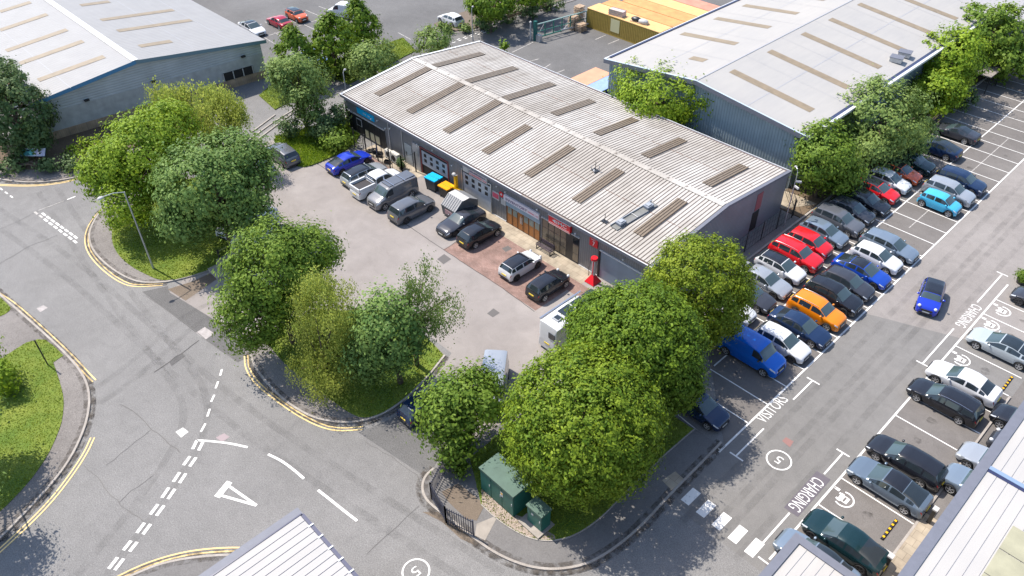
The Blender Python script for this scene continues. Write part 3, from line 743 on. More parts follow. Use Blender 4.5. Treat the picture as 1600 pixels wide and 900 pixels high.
for k in range(22):
    yb = 35 + 2.4 * ro.randrange(0, 26) + 1.2 + ro.uniform(-.3, .3); blob(ro.choice((-15.8, -20.5, -17.6)) + ro.uniform(-.4, .4), yb, ro.uniform(.12, .3), zz + k * 3e-5, M_OIL)
for y in (34.3, 42, 44.4, 51.7, 56.8, 59.2): blob(-5.4 + ro.uniform(-.6, .6), y, ro.uniform(.2, .45), zz + .001, M_OIL)
struct(ol, 'oil_stains', 'dark oil stains in the bays and on the forecourt')
# ---- grass tufts on all turf
def inside(poly, x, y):
    n = len(poly); c = np.zeros(len(x), bool); j = n - 1
    for i in range(n):
        xi, yi = poly[i]; xj, yj = poly[j]
        if yi != yj:
            c ^= ((yi > y) != (yj > y)) & (x < (xj - xi) * (y - yi) / (yj - yi) + xi)
        j = i
    return c
def tufts(polys, density, h, name, label, mat, z=0.13, seed=1, wid=0.045):
    r_ = np.random.default_rng(seed); X = []; Y = []
    for poly in polys:
        a = np.array(poly); mn, mx = a.min(0), a.max(0); n = int((mx[0] - mn[0]) * (mx[1] - mn[1]) * density)
        x = r_.uniform(mn[0], mx[0], n); y = r_.uniform(mn[1], mx[1], n); k = inside(poly, x, y); X.append(x[k]); Y.append(y[k])
    X = np.concatenate(X); Y = np.concatenate(Y); n = len(X)
    an = r_.uniform(0, 2 * np.pi, n); hh = h * r_.uniform(0.5, 1.5, n); ln = hh * 0.7; la = r_.uniform(0, 2 * np.pi, n); w = wid * r_.uniform(0.6, 1.5, n)
    v = np.zeros((n, 3, 3)); ca, sa = np.cos(an) * w, np.sin(an) * w
    v[:, 0] = np.stack([X - ca, Y - sa, np.full(n, z - 0.01)], 1); v[:, 1] = np.stack([X + ca, Y + sa, np.full(n, z - 0.01)], 1)
    v[:, 2] = np.stack([X + np.cos(la) * ln, Y + np.sin(la) * ln, z + hh], 1)
    patchv = 0.5 + 0.5 * np.sin(X * 0.9 + np.sin(Y * 0.7) * 2) * np.cos(Y * 0.8)
    o = numpy_mesh(name, v.reshape(-1, 3), 3, np.clip(0.55 * patchv + r_.uniform(0, 0.5, n), 0, 1), mat)
    tag(o, label, 'grass', kind='stuff'); return o
def numpy_mesh(name, v, k, tint, mat):
    n = len(v) // k
    me = bpy.data.meshes.new(name)
    me.vertices.add(len(v)); me.vertices.foreach_set('co', v.astype(np.float32).ravel())
    me.loops.add(n * k); me.loops.foreach_set('vertex_index', np.arange(n * k, dtype=np.int32))
    me.polygons.add(n); me.polygons.foreach_set('loop_start', np.arange(0, n * k, k, dtype=np.int32))
    me.polygons.foreach_set('loop_total', np.full(n, k, dtype=np.int32))
    at = me.attributes.new('tint', 'FLOAT', 'FACE'); at.data.foreach_set('value', tint.astype(np.float32))
    me.materials.append(mat); me.update(calc_edges=True)
    o = bpy.data.objects.new(name, me); col.objects.link(o)
    return o
tufts([TURF1, TURF2, TURF3, TURF4B, TURF7], 120, 0.07, 'grass', 'short mown grass on the shaded verges', LEAF['grass'], seed=1)
tufts([TURF4], 130, 0.05, 'grass', 'bright grass of the bottom left verge', LEAF['grass'], seed=2)
tufts([TURF6], 150, 0.22, 'grass', 'long rough grass beside the shrubs', LEAF['lime'], seed=3, wid=0.05)
# ================================================================ BUILDINGS
def ribbed(mb, x0, x1, pts_yz, pitch, valley_w, depth, m_hi, m_lo, rib_up=False):
    """profiled roof sheet running down a slope: pts_yz = ((y_eave,z_eave),(y_ridge,z_ridge)); ribs repeat along x"""
    (ya, za), (yb, zb) = pts_yz
    n = int(round((x1 - x0) / pitch)); p = (x1 - x0) / n
    for i in range(n):
        a = x0 + i * p; c = valley_w * 0.3
        prof = [(a, 0), (a + p - valley_w, 0), (a + p - valley_w + c, -depth), (a + p - c, -depth), (a + p, 0)]
        for j in range(4):
            (xa, da), (xb, db) = prof[j], prof[j + 1]
            q = [(xa, ya, za + da), (xb, ya, za + db), (xb, yb, zb + db), (xa, yb, zb + da)]
            if (yb - ya) < 0: q.reverse()
            mb.face(q, m_hi if j == 0 else m_lo)

# ---- main industrial unit
UX0, UX1, UY0, UY1, UE, UR, URY = -68.0, -26.55, 40.04, 59.2, 4.1, 5.06, 49.5
unit = empty('industrial_unit', (UX0, UY0, 0), 0, 'long grey industrial unit with a pale ribbed roof, brown rooflights and shop fronts', 'building')
ox, oy = UX0, UY0
LX, LY = UX1 - UX0, UY1 - UY0; RY = URY - UY0
m_ = MB()
m_.face([(0, 0, 0), (LX, 0, 0), (LX, 0, UE - .08), (0, 0, UE - .08)], M_CLAD)
m_.face([(LX, LY, 0), (0, LY, 0), (0, LY, UE - .08), (LX, LY, UE - .08)], M_CLAD)
for x in (0, LX):
    q = [(x, 0, 0), (x, LY, 0), (x, LY, UE - .08), (x, RY, UR - .1), (x, 0, UE - .08)]
    if x == 0: q.reverse()
    m_.face(q, M_CLADY)
m_.build('wall', unit)
m_ = MB()
ribbed(m_, 0.22, LX - 0.25, ((-0.06, UE), (RY, UR)), 0.333, 0.105, 0.045, M_ROOF, M_ROOFV); m_.build('roof', unit, label='front slope of ribbed pale roof sheets')
m_ = MB()
ribbed(m_, 0.22, LX - 0.25, ((LY + 0.06, UE), (RY, UR)), 0.333, 0.105, 0.045, M_ROOF, M_ROOFV); m_.build('roof', unit, label='back slope of ribbed pale roof sheets')
m_ = MB()
rr = random.Random(3)
for i in range(21):
    xa = 0.3 + i * (LX - 0.6) / 21; xb = xa + (LX - 0.6) / 21 - 0.03
    for s in (-1, 1):
        q = [(xa, RY, UR + .06), (xb, RY, UR + .06), (xb, RY + s * .32, UR + .02), (xa, RY + s * .32, UR + .02)]
        if s < 0: q.reverse()
        m_.face(q, M_ROOF)
    m_.box(xa, xa + 0.12, RY - .1, RY + .1, UR + 0.05, UR + .085, M_ROOFV)
m_.build('ridge_cap', unit)
slope = (UR - UE) / RY
def roofz(y): return UE + slope * (y + 0.0) if y <= RY else UE + (UR - UE) * (LY - y) / (LY - RY)
def srib(xc, ya, yb, w=1.05):
    m_ = MB()
    for i in range(4):
        a = xc - w / 2 + i * w / 4; p = w / 4
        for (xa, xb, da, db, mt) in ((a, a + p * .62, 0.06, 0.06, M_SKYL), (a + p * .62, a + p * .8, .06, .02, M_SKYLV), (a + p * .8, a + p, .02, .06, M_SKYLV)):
            m_.face([(xa, ya, roofz(ya) + da), (xb, ya, roofz(ya) + db), (xb, yb, roofz(yb) + db), (xa, yb, roofz(yb) + da)], mt)
    m_.build('rooflight', unit)
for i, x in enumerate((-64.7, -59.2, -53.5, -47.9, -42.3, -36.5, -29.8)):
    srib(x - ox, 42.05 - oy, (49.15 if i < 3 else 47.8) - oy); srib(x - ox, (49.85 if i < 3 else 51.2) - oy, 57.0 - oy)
# sheet lap lines (rusty bolt rows) across the slopes
m_ = MB(); rr = random.Random(8); MRUST = plain('rusty_bolt_line', (0.17, 0.085, 0.055), 0.9, var=0.3, vscale=2)
for yl_ in (44.9, 54.3):
    y = yl_ - oy; x = 0.5
    while x < LX - 0.6:
        L_ = rr.uniform(0.15, 0.9)
        m_.box(x, min(x + L_, LX - .4), y - .022, y + .022, roofz(y) - .02, roofz(y) + .012, MRUST); x += L_ + rr.uniform(0.05, 0.35)
m_.build('sheet_lap', unit)
m_ = MB()
MGUT = plain('rusty_gutter', (0.11, 0.07, 0.06), 0.8, var=0.3, vscale=2)
m_.box(0.1, LX, -.30, -.07, UE - .12, UE - .06, MGUT); m_.build('gutter', unit); m_ = MB(); m_.box(0.1, LX, LY + .07, LY + .28, UE - .12, UE - .06, MGUT)
m_.build('gutter', unit)
m_ = MB()
m_.box(-.05, LX + .02, -.38, -.30, UE - .28, UE + .01, M_FLASH); m_.box(-.05, LX + .02, -.39, -.29, UE + .01, UE + .04, M_WHITE)
m_.box(0, LX, LY + .285, LY + .36, UE - .25, UE + .03, M_WHITE)
for x in (-.06, LX - .24):
    m_.face([(x, -.30, UE + .05), (x + .30, -.30, UE + .05), (x + .30, RY, UR + .09), (x, RY, UR + .09)], M_FLASH if x > 0 else M_WHITE)
    m_.face([(x, RY, UR + .09), (x + .30, RY, UR + .09), (x + .30, LY + .3, UE + .05), (x, LY + .3, UE + .05)], M_FLASH if x > 0 else M_WHITE)
    e = x if x < 0 else x + .30
    q = [(e, -.30, UE - .15), (e, RY, UR - .12), (e, RY, UR + .09), (e, -.30, UE + .05)]; q2 = [(e, RY, UR - .12), (e, LY + .3, UE - .15), (e, LY + .3, UE + .05), (e, RY, UR + .09)]
    m_.face(q, M_FLASH); m_.face(q2, M_FLASH)
m_.build('fascia', unit)
m_ = MB(); m_.box(LX * .66, LX * .8, -.385, -.285, UE + .042, UE + .06, M_CONCL); m_.build('fascia_cap', unit)
def small_print(xc, y, zc, height, width, mat, parent, seed=1):
    """a line of print too small to read in the photo: a row of letter-sized marks"""
    m_ = MB(); r_ = random.Random(seed); x = xc - width / 2
    while x < xc + width / 2 - .04:
        w = height * r_.uniform(.25, .6)
        if r_.random() > .14:
            h = height * r_.choice((1, 1, .7)); m_.box(x, min(x + w, xc + width / 2), y - .003, y, zc - height / 2, zc - height / 2 + h, mat)
        x += w + height * .18
    return m_.build('small_print', parent)
# front face fittings, wall plane y=0 facing -Y
def wx(x): return x - ox
def fbox(m_, x0, x1, z0, z1, mat, d=0.04, d0=0.0): m_.box(wx(x0), wx(x1), -d, -d0 + 0.003 if d0 == 0 else -d0, z0, z1, mat)
# corner shop window
m_ = MB(); fbox(m_, -67.9, -61.0, 0.1, 2.35, M_DARK, 0.02)
sw = m_.build('shop_window', unit, label='dark corner shop window strip')
m_ = MB()
for x in np.linspace(-67.9, -61.0, 8): fbox(m_, x - .04, x + .04, .1, 2.35, M_BLACK, .05)
fbox(m_, -67.9, -61.0, 2.35, 2.43, M_OFFW, .10); fbox(m_, -66.0, -65.1, 1.2, 2.0, M_WHITE, .055); fbox(m_, -65.95, -65.15, 1.25, 1.95, M_DARK, .06)
m_.build('frame', sw)
for x in (-64.6, -63.7, -62.8): m_ = MB(); fbox(m_, x, x + .7, .25, 1.15, M_OLIVEL, .035); m_.build('pane', sw)
m_ = MB(); fbox(m_, -65.6, -62.6, 2.72, 3.38, M_CYAN, .08); sg = m_.build('sign', unit, label='cyan blue sign with small white lettering')
small_print(wx(-63.9), -.082, 3.05, .16, 1.2, M_WHITE, sg, 1)
# personnel door
m_ = MB(); fbox(m_, -57.7, -56.6, 0.05, 2.3, M_PANEL, .05); fbox(m_, -57.55, -57.4, 1.0, 1.4, M_BLACK, .06); m_.build('door', unit, label='grey personnel door')
m_ = MB(); fbox(m_, -56.3, -55.2, 0.05, 2.95, M_GALV, .12); m_.build('wall_panel', unit)
# loading door A, half open
def sect_door(x0, x1, ztop, zb_, label, frame_mat):
    m_ = MB(); fbox(m_, x0, x1, 0.02, ztop, M_DARK, .02); dr = m_.build('loading_door', unit, label=label)
    m_ = MB(); fbox(m_, x0 + .06, x1 - .06, zb_, ztop - .28, plain('door_panel_grey', (.34, .37, .41), .5, var=.12, vscale=1.5), .05)
    m_.build('door_leaf', dr)
    w = (x1 - x0 - .3) / 4
    for i in range(4):
        for z in (ztop - .85, ztop - 1.42):
            xc = x0 + .15 + w * (i + .5); m_ = MB(); fbox(m_, xc - .2, xc + .2, z, z + .36, M_DARK, .06); m_.build('pane', dr)
    m_ = MB(); fbox(m_, x0 - .1, x0, 0, ztop, frame_mat, .1); fbox(m_, x1, x1 + .1, 0, ztop, frame_mat, .1); fbox(m_, x0 - .1, x1 + .1, ztop, ztop + .08, frame_mat, .12)
    m_.build('frame', dr)
MMAR = plain('maroon_trim', (.22, .05, .05), .5)
sect_door(-55.0, -51.0, 2.85, 1.05, 'half raised loading door with small square windows', MMAR)
sect_door(-48.85, -44.95, 3.1, 0.06, 'closed loading door with two rows of square windows', M_GALV)
m_ = MB(); fbox(m_, -48.6, -47.9, 3.05, 3.6, M_OFFW, .16); fbox(m_, -47.8, -45.3, 3.0, 3.62, M_OFFW, .16)
sg = m_.build('sign', unit, label='white sign with red lettering above the closed loading door')
small_print(wx(-46.55), -.162, 3.43, .16, 2.2, M_PURPLE, sg, 2); small_print(wx(-46.55), -.162, 3.17, .19, 2.3, M_PINK, sg, 3)
m_ = MB(); fbox(m_, -44.75, -43.85, 1.85, 2.6, M_OFFW, .06); fbox(m_, -44.7, -43.9, 2.0, 2.5, M_PINK, .07); m_.build('sign', unit, label='pink red notice beside the closed loading door')
m_ = MB()
ring_pts = [(wx(-43.5) + .3 * math.cos(t), 2.75 + .3 * math.sin(t)) for t in np.linspace(0, 2 * math.pi, 17)[:-1]]
m_.face([(x, -.09, z) for x, z in ring_pts], M_RED); m_.face([(wx(-43.5) + .12 * math.cos(t), -.095, 2.75 + .12 * math.sin(t)) for t in np.linspace(0, 2 * math.pi, 13)[:-1]], M_WHITE)
m_.build('sign', unit, label='small round red emblem')
m_ = MB(); fbox(m_, -43.6, -43.0, 1.7, 2.3, M_OFFW, .05); m_.build('notice_board', unit)
m_ = MB(); fbox(m_, -43.15, -38.75, 2.38, 2.95, plain('cream_sign', (.66, .61, .64), .5), .16); sg = m_.build('sign', unit, label='long white sign board over the timber shop front')
wall_text('INVENTORY', wx(-41.5), -.17, 2.62, .25, 2.7, M_PURPLE, 'lettering', sg); small_print(wx(-39.5), -.162, 2.60, .13, 1.25, M_PINK, sg, 4)
m_ = MB(); fbox(m_, -42.9, -38.7, 1.88, 2.37, plain('pale_blue_fascia', (.25, .34, .41), .5, var=.1), .08); m_.build('fascia_board', unit)
m_ = MB(); fbox(m_, -42.9, -38.7, 0.06, 1.88, M_WOOD, .03); wf_ = m_.build('shop_front', unit, label='orange timber shop front with double doors')
for i in range(6):
    x = -42.8 + i * .69
    if i == 2: continue
    m_ = MB(); fbox(m_, x + .06, x + .6, 1.15, 1.8, plain('mist_glass', (.22, .25, .22), .25), .045); m_.build('pane', wf_)
m_ = MB()
for i in range(7): fbox(m_, -42.9 + i * .69, -42.84 + i * .69, .06, 1.88, plain('brown_frame', (.12, .06, .03), .5), .06)
m_.build('frame', wf_)
m_ = MB(); fbox(m_, -41.1, -41.04, .8, 1.5, M_OFFW, .1); fbox(m_, -40.9, -40.84, .8, 1.5, M_OFFW, .1); m_.build('door_handle', wf_)
m_ = MB(); fbox(m_, -38.45, -34.15, .06, 2.75, M_BLACK, .03); gw = m_.build('shop_window', unit, label='tall dark glazed shop front beside the bench')
for i in range(6):
    if i == 4: continue
    x = -38.4 + i * .71
    for z0, z1 in ((.18, .95), (1.0, 1.85), (1.9, 2.65)): m_ = MB(); fbox(m_, x + .05, x + .66, z0, z1, M_TANGL if (z0 < 1.5 or i < 4) else M_GLASS, .04); m_.build('pane', gw)
m_ = MB(); fbox(m_, -38.5, -34.1, 2.75, 2.83, M_OFFW, .12); m_.build('frame', gw)
m_ = MB(); fbox(m_, -37.45, -35.0, 2.86, 3.62, M_RED, .30, .05); sg = m_.build('sign', unit, label='red projecting sign box reading IMC')
m_ = MB(); m_.box(wx(-37.5), wx(-34.95), -.33, -.05, 3.62, 3.68, M_WHITE); fbox(m_, -37.4, -35.05, 2.98, 3.02, M_WHITE, .305); fbox(m_, -37.45, -35.0, 2.86, 2.89, M_WHITE, .31)
ax = wx(-36.75); m_.face([(ax - .28, -.306, 3.32), (ax + .12, -.306, 3.12), (ax + .12, -.306, 3.5)], M_WHITE)
m_.build('sign_trim', sg)
wall_text('IMC', wx(-35.95), -.307, 3.32, .33, 1.15, M_WHITE, 'lettering', sg)
m_ = MB(); fbox(m_, -33.0, -32.15, 2.75, 3.55, M_RED, .09, .03); sg = m_.build('sign', unit, label='red square sign with a white 7')
wall_text('7', wx(-32.55), -.095, 3.05, .42, .26, M_WHITE, 'lettering', sg); wall_text('UNIT', wx(-32.6), -.095, 3.42, .13, .5, M_WHITE, 'lettering', sg)
m_ = MB(); fbox(m_, -31.8, -27.55, .03, 2.72, plain('roller_door_blue_grey', (.20, .245, .30), .45, var=.1, vscale=1), .02); gd = m_.build('roller_door', unit, label='blue grey roller door at the right end')
m_ = MB(); fbox(m_, -31.9, -27.45, 2.72, 2.80, M_WHITE, .1); fbox(m_, -32.0, -31.8, 0, 2.72, M_DARK, .07); m_.build('frame', gd)
for x, z in ((-63.0, 3.0), (-61.9, 3.2), (-60.6, 2.8), (-59.8, 3.1), (-55.4, 3.05), (-53.0, 3.4), (-50.2, 2.9), (-44.0, 3.4), (-42.9, 3.3), (-38.95, 3.35), (-34.5, 3.1), (-29.4, 3.2), (-67.5, 3.5)):
    m_ = MB(); m_.sphere((wx(x), -.18, z), .085, M_WHITE, 7, 5); m_.box(wx(x) - .03, wx(x) + .03, -.14, .0, z - .03, z + .03, M_OFFW); m_.build('wall_lamp', unit)
m_ = MB(); fbox(m_, -61.0, -57.8, .0, .12, M_WHITE, .05); fbox(m_, -44.9, -43.0, 0, .08, M_WHITE, .05); fbox(m_, -34.1, -32.0, 0, .08, M_WHITE, .05); m_.build('base_trim', unit)
for x in (-60.2, -58.0):
    m_ = MB(); m_.tube([(wx(x), -.06, .2), (wx(x), -.06, 3.6)], .045, M_OFFW); m_.build('downpipe', unit)
# end wall: red stripe and door
m_ = MB(); e = LX
m_.box(e, e + .03, 14.2, 15.1, 2.3, 4.0, plain('faded_red', (.25, .07, .08), .6)); m_.build('red_stripe', unit)
m_ = MB(); m_.box(e, e + .04, 14.0, 15.0, .2, 2.2, M_DARK); m_.build('door', unit, label='dark end wall door under a faded red stripe')
# rooftop frame
rf = empty('roof_equipment_frame', (-31.5, 43.65, roofz(43.65 - oy)), 0, 'grey metal duct tray lying on the pale ribbed roof near its right end', 'duct')
ang = math.atan(slope); rf.rotation_euler = (ang, 0, math.atan2(-.48, 4.42))
m_ = MB(); m_.box(-.38, .38, -2.3, 2.3, .06, .10, plain('grey_mesh_tray', (.16, .16, .15), .6, var=.2)); m_.box(-.42, -.36, -2.3, 2.4, .1, .22, M_GALV); m_.box(.36, .40, -1.6, 2.3, .1, .14, M_FLASH); m_.build('tray', rf)
for y in (-1.5, 1.6):
    m_ = MB(); m_.box(-.28, .28, y - .35, y + .35, .12, .34, plain('duct_grey', (.22, .24, .28), .5)); m_.box(-.18, .18, y - .2, y + .2, .34, .42, M_GALV); m_.build('fan_unit', rf)
m_ = MB(); m_.box(-.38, .38, -.03, .03, .12, .17, M_OFFW); m_.build('strap', rf)
def aerial(x, y, s, label, base=None):
    z = roofz(y - oy); e_ = empty('aerial', (x, y, z), 0, label, 'aerial', 'roof aerials')
    m_ = MB(); m_.tube([(0, 0, 0), (0, 0, 1.0 * s)], .03, M_BLACK, 5); m_.tube([(-.4 * s, -.2 * s, .02), (.4 * s, .2 * s, .02)], .03, M_BLACK, 4); m_.build('mast', e_)
    m_ = MB(); m_.box(-.35 * s, .35 * s, -.25 * s, .25 * s, 0, .05, M_BLACK); m_.build('foot', e_)
    return e_
aerial(-32.9, 41.6, .8, 'thin black mast standing near the front eave of the ribbed roof')
a_ = aerial(-38.2, 46.4, .9, 'black aerial cluster between two brown rooflights on the front slope')
m_ = MB(); m_.tube([(.35, .1, 0), (.35, .1, .6)], .04, M_OFFW, 5); m_.tube([(-.3, -.2, 0), (-.25, -.2, .5)], .04, M_GALV, 5); m_.sphere((.1, -.3, .15), .12, M_OFFW, 6, 5); m_.build('stub_mast', a_)

# ---- white steel roof warehouses
def shed(name, label, poly, ridge, h_e, h_r, wall_mat, roof_mat_, trim_mat, axis):
    """poly: four corners fl, fr, br, bl (front = gable seen); ridge: two plan points"""
    root = empty(name, (poly[0][0], poly[0][1], 0), 0, label, 'warehouse')
    O = poly[0]
    loc = lambda p, z: (p[0] - O[0], p[1] - O[1], z)
    fl, fr, br, bl = poly; r0, r1 = ridge
    m_ = MB(); ins = 0.0
    m_.face([loc(fl, 0), loc(fr, 0), loc(fr, h_e), loc(r0, h_r), loc(fl, h_e)], wall_mat[0])
    m_.face([loc(br, 0), loc(bl, 0), loc(bl, h_e), loc(r1, h_r), loc(br, h_e)], wall_mat[0])
    m_.face([loc(fr, 0), loc(br, 0), loc(br, h_e), loc(fr, h_e)], wall_mat[1]); m_.face([loc(bl, 0), loc(fl, 0), loc(fl, h_e), loc(bl, h_e)], wall_mat[1])
    m_.build('wall', root)
    return root, loc
# right warehouse
WX0, WX1, WY0, WY1, WE, WR, WRX = -50.9, -28.0, 63.0, 106.0, 6.0, 7.35, -39.6
wh, wl_ = shed('warehouse', 'large white roofed warehouse with blue grey ribbed walls behind the main unit', [(WX0, WY0), (WX1, WY0), (WX1, WY1), (WX0, WY1)], [(WRX, WY0), (WRX, WY1)], WE, WR, (M_CLADB, M_CLADBY), None, None, 'Y')
L_x, L_y, rX = WX1 - WX0, WY1 - WY0, WRX - WX0
m_ = MB()
m_.face([(-.3, -.35, WE + .03), (rX, -.35, WR + .05), (rX, L_y, WR + .05), (-.3, L_y, WE + .03)], M_WROOF); m_.build('roof', wh, label='left slope of the white roof')
m_ = MB(); m_.face([(rX, -.35, WR + .05), (L_x + .3, -.35, WE + .03), (L_x + .3, L_y, WE + .03), (rX, L_y, WR + .05)], M_WROOF); m_.build('roof', wh, label='right slope of the white roof')
def wz_(x): return (WE + .03 + (WR - WE + .02) * (x + .3) / (rX + .3)) if x <= rX else (WR + .05 - (WR - WE + .02) * (x - rX) / (L_x + .3 - rX))
def strip(m_, x0, x1, y0, y1, mat, dz=.012):
    n = 2 if x0 < rX < x1 else 1
    m_.face([(x0, y0, wz_(x0) + dz), (x1, y0, wz_(x1) + dz), (x1, y1, wz_(x1) + dz), (x0, y1, wz_(x0) + dz)], mat)
m_ = MB()
for x in (rX / 2, rX + (L_x - rX) / 2): strip(m_, x - .04, x + .04, -.3, L_y, M_SEAM)
m_.box(rX - .07, rX + .07, -.35, L_y, WR + .03, WR + .09, M_SEAM)
for y in np.arange(6, L_y, 6.8): strip(m_, .2, rX - .2, y, y + .03, M_SEAM, .01); strip(m_, rX + .2, L_x, y + 2.1, y + 2.13, M_SEAM, .01)
m_.build('roof_seam', wh)
for (x0, x1, y) in ((-49.4, -42.3, 73.7), (-49.4, -42.3, 80.2), (-49.4, -42.3, 86.1), (-43.9, -42.1, 67.7), (-49.4, -42.3, 92.4), (-38.6, -29.4, 67.2), (-38.6, -29.4, 74.1), (-38.6, -29.4, 80.8), (-38.6, -29.4, 86.7), (-38.6, -29.4, 93.4), (-37.8, -29.4, 99.7)):
    m_ = MB(); strip(m_, x0 - WX0, x1 - WX0, y - WY0 - .5, y - WY0 + .5, M_TANL, .02); m_.build('rooflight', wh)
m_ = MB()
m_.box(-.5, -.3, -.4, L_y, WE - .1, WE + .1, M_WHITE); m_.box(L_x + .3, L_x + .75, -.4, L_y, WE - .12, WE + .02, M_NAVY); m_.box(L_x + .75, L_x + 1.05, -.4, L_y, WE - .1, WE + .14, M_WHITE); m_.box(-.3, -.05, 0.2, L_y, WE + .12, WE + .16, M_NAVY)
m_.build('gutter', wh)
m_ = MB()
for a, b_ in (((-.5, WE + .05), (rX, WR + .07)), ((rX, WR + .07), (L_x + 1.05, WE + .05))):
    m_.face([(a[0], -.45, a[1] - .45), (b_[0], -.45, b_[1] - .45), (b_[0], -.45, b_[1]), (a[0], -.45, a[1])], M_FLASH)
    m_.face([(a[0], -.45, a[1]), (b_[0], -.45, b_[1]), (b_[0], -.30, b_[1] + .02), (a[0], -.30, a[1] + .02)], plain('pale_blue_flash', (.42, .5, .56), .4))
    m_.face([(a[0], -.02, a[1] - .45), (b_[0], -.02, b_[1] - .45), (b_[0], -.45, b_[1] - .45), (a[0], -.45, a[1] - .45)], M_FLASH)
m_.build('fascia', wh)
for y0 in (20.5, 22.4):
    e_ = empty('rooftop_vent_box', (WX1 - 1.0, WY0 + y0, wz_(L_x - 1.0)), .2, 'grey metal vent box on the warehouse roof edge, ' + ('nearer of the two' if y0 < 21 else 'further of the two'), 'vent', 'vent boxes on the warehouse roof')
    m_ = MB(); m_.box(-.6, .6, -.5, .5, .05, .5, M_GALV); m_.build('casing', e_); m_ = MB(); m_.box(-.66, .66, -.56, .56, .5, .56, M_FLASH); m_.build('lid', e_)
# left warehouse (skewed gable)
lw_poly = [(-87.9, 15.7), (-85.6, 40.4), (-140, 40.4), (-140, 15.7)]
# order: front-left (seen from the east): right-hand normal outwards
LE, LR = 4.7, 6.2
O = (-87.9, 15.7); lw = empty('warehouse', (O[0], O[1], 0), 0, 'grey panelled warehouse with brick base and pale roof at the top left', 'warehouse')
Lf = lambda x, y, z: (x - O[0], y - O[1], z)
def gx(y): return -87.9 + (y - 15.7) * (2.3 / 24.7)
ry_ = 26.3
m_ = MB()
m_.face([Lf(gx(15.7), 15.7, 2.35), Lf(gx(40.4), 40.4, 2.35), Lf(gx(40.4), 40.4, LE), Lf(gx(ry_), ry_, LR), Lf(gx(15.7), 15.7, LE)], M_CLADZ)
m_.face([Lf(-140, 15.7, 0), Lf(gx(15.7), 15.7, 0), Lf(gx(15.7), 15.7, LE), Lf(-140, 15.7, LE)], M_PANEL); m_.face([Lf(gx(40.4), 40.4, 0), Lf(-140, 40.4, 0), Lf(-140, 40.4, LE), Lf(gx(40.4), 40.4, LE)], M_PANEL)
m_.build('wall', lw)
def gstrip(z0, z1, mat, d, y0=15.7, y1=40.4):
    m_ = MB(); m_.face([Lf(gx(y0) + d, y0, z0), Lf(gx(y1) + d, y1, z0), Lf(gx(y1) + d, y1, z1), Lf(gx(y0) + d, y0, z1)], mat)
    m_.face([Lf(gx(y0) + d, y0, z1), Lf(gx(y1) + d, y1, z1), Lf(gx(y1), y1, z1 + .01), Lf(gx(y0), y0, z1 + .01)], mat); return m_
gstrip(0, 1.0, M_WBRICK, .06).build('wall', lw, label='brown brick base'); gstrip(1.0, 3.1, M_PANEL, .03).build('wall', lw, label='stained grey panel band')
m_ = gstrip(1.05, 2.0, M_DARK, .10, 35.2, 38.9); wn_ = m_.build('window', lw)
m_ = MB()
for y in (35.2, 36.4, 37.6, 38.8): m_.box(gx(y) + .1 - O[0], gx(y) + .16 - O[0], y - .05 - O[1], y + .05 - O[1], 1.05, 2.0, M_OFFW)
m_.build('frame', wn_)
def lz(y): return (LE + (LR - LE) * (y - 15.7) / (ry_ - 15.7)) if y <= ry_ else (LR - (LR - LE) * (y - ry_) / (40.4 - ry_))
for (ya, yb, lab) in ((15.2, ry_, 'near slope of the pale roof'), (ry_, 40.9, 'far slope of the pale roof')):
    m_ = MB(); m_.face([Lf(gx(ya) + .4, ya, lz(ya) + .04), Lf(gx(yb) + .4, yb, lz(yb) + .04), Lf(-140, yb, lz(yb) + .04), Lf(-140, ya, lz(ya) + .04)], clad('pale_sheet_roof', (.265, .255, .25), 'X', .5, dark=.93, dirt=.05)); m_.build('roof', lw, label=lab)
m_ = MB(); q = .36
for s in (-1, 1): m_.face([Lf(gx(ry_) + .4, ry_, LR + .09), Lf(-140, ry_, LR + .09), Lf(-140, ry_ + s * q, LR + .055), Lf(gx(ry_) + .4, ry_ + s * q, LR + .055)], M_WHITE)
m_.build('ridge_cap', lw)
m_ = MB()
def lstrip(m_, x0, x1, y0, y1, mat, dz=.06): m_.face([Lf(x0, y0, lz(y0) + dz), Lf(x1, y0, lz(y0) + dz), Lf(x1, y1, lz(y1) + dz), Lf(x0, y1, lz(y1) + dz)], mat)
for y in (19.3, 33.0, 37.4): lstrip(m_, -140, -87, y - .03, y + .03, M_SEAM, .05)
m_.build('roof_seam', lw)
for L_ in (((10, 80), (105, 47)), ((31, 100), (130, 65)), ((60, 126), (163, 89)), ((0, 48), (74, 23)), ((0, 19), (48, 4)), ((126, 9), (171, 3)), ((158, 32), (271, 16)), ((184, 49), (299, 32)), ((218, 73), (268, 65))):
    (p0, p1) = L_; a = P(*p0, 5.3); b_ = P(*p1, 5.3)
    a = P(*p0, lz(a[1])); b_ = P(*p1, lz(b_[1])); a = P(*p0, lz(a[1])); b_ = P(*p1, lz(b_[1])); w = .5
    m_ = MB(); m_.face([Lf(a[0] - w, a[1], lz(a[1]) + .07), Lf(a[0] + w, a[1], lz(a[1]) + .07), Lf(b_[0] + w, b_[1], lz(b_[1]) + .07), Lf(b_[0] - w, b_[1], lz(b_[1]) + .07)], M_TANL); m_.build('rooflight', lw)
m_ = MB()
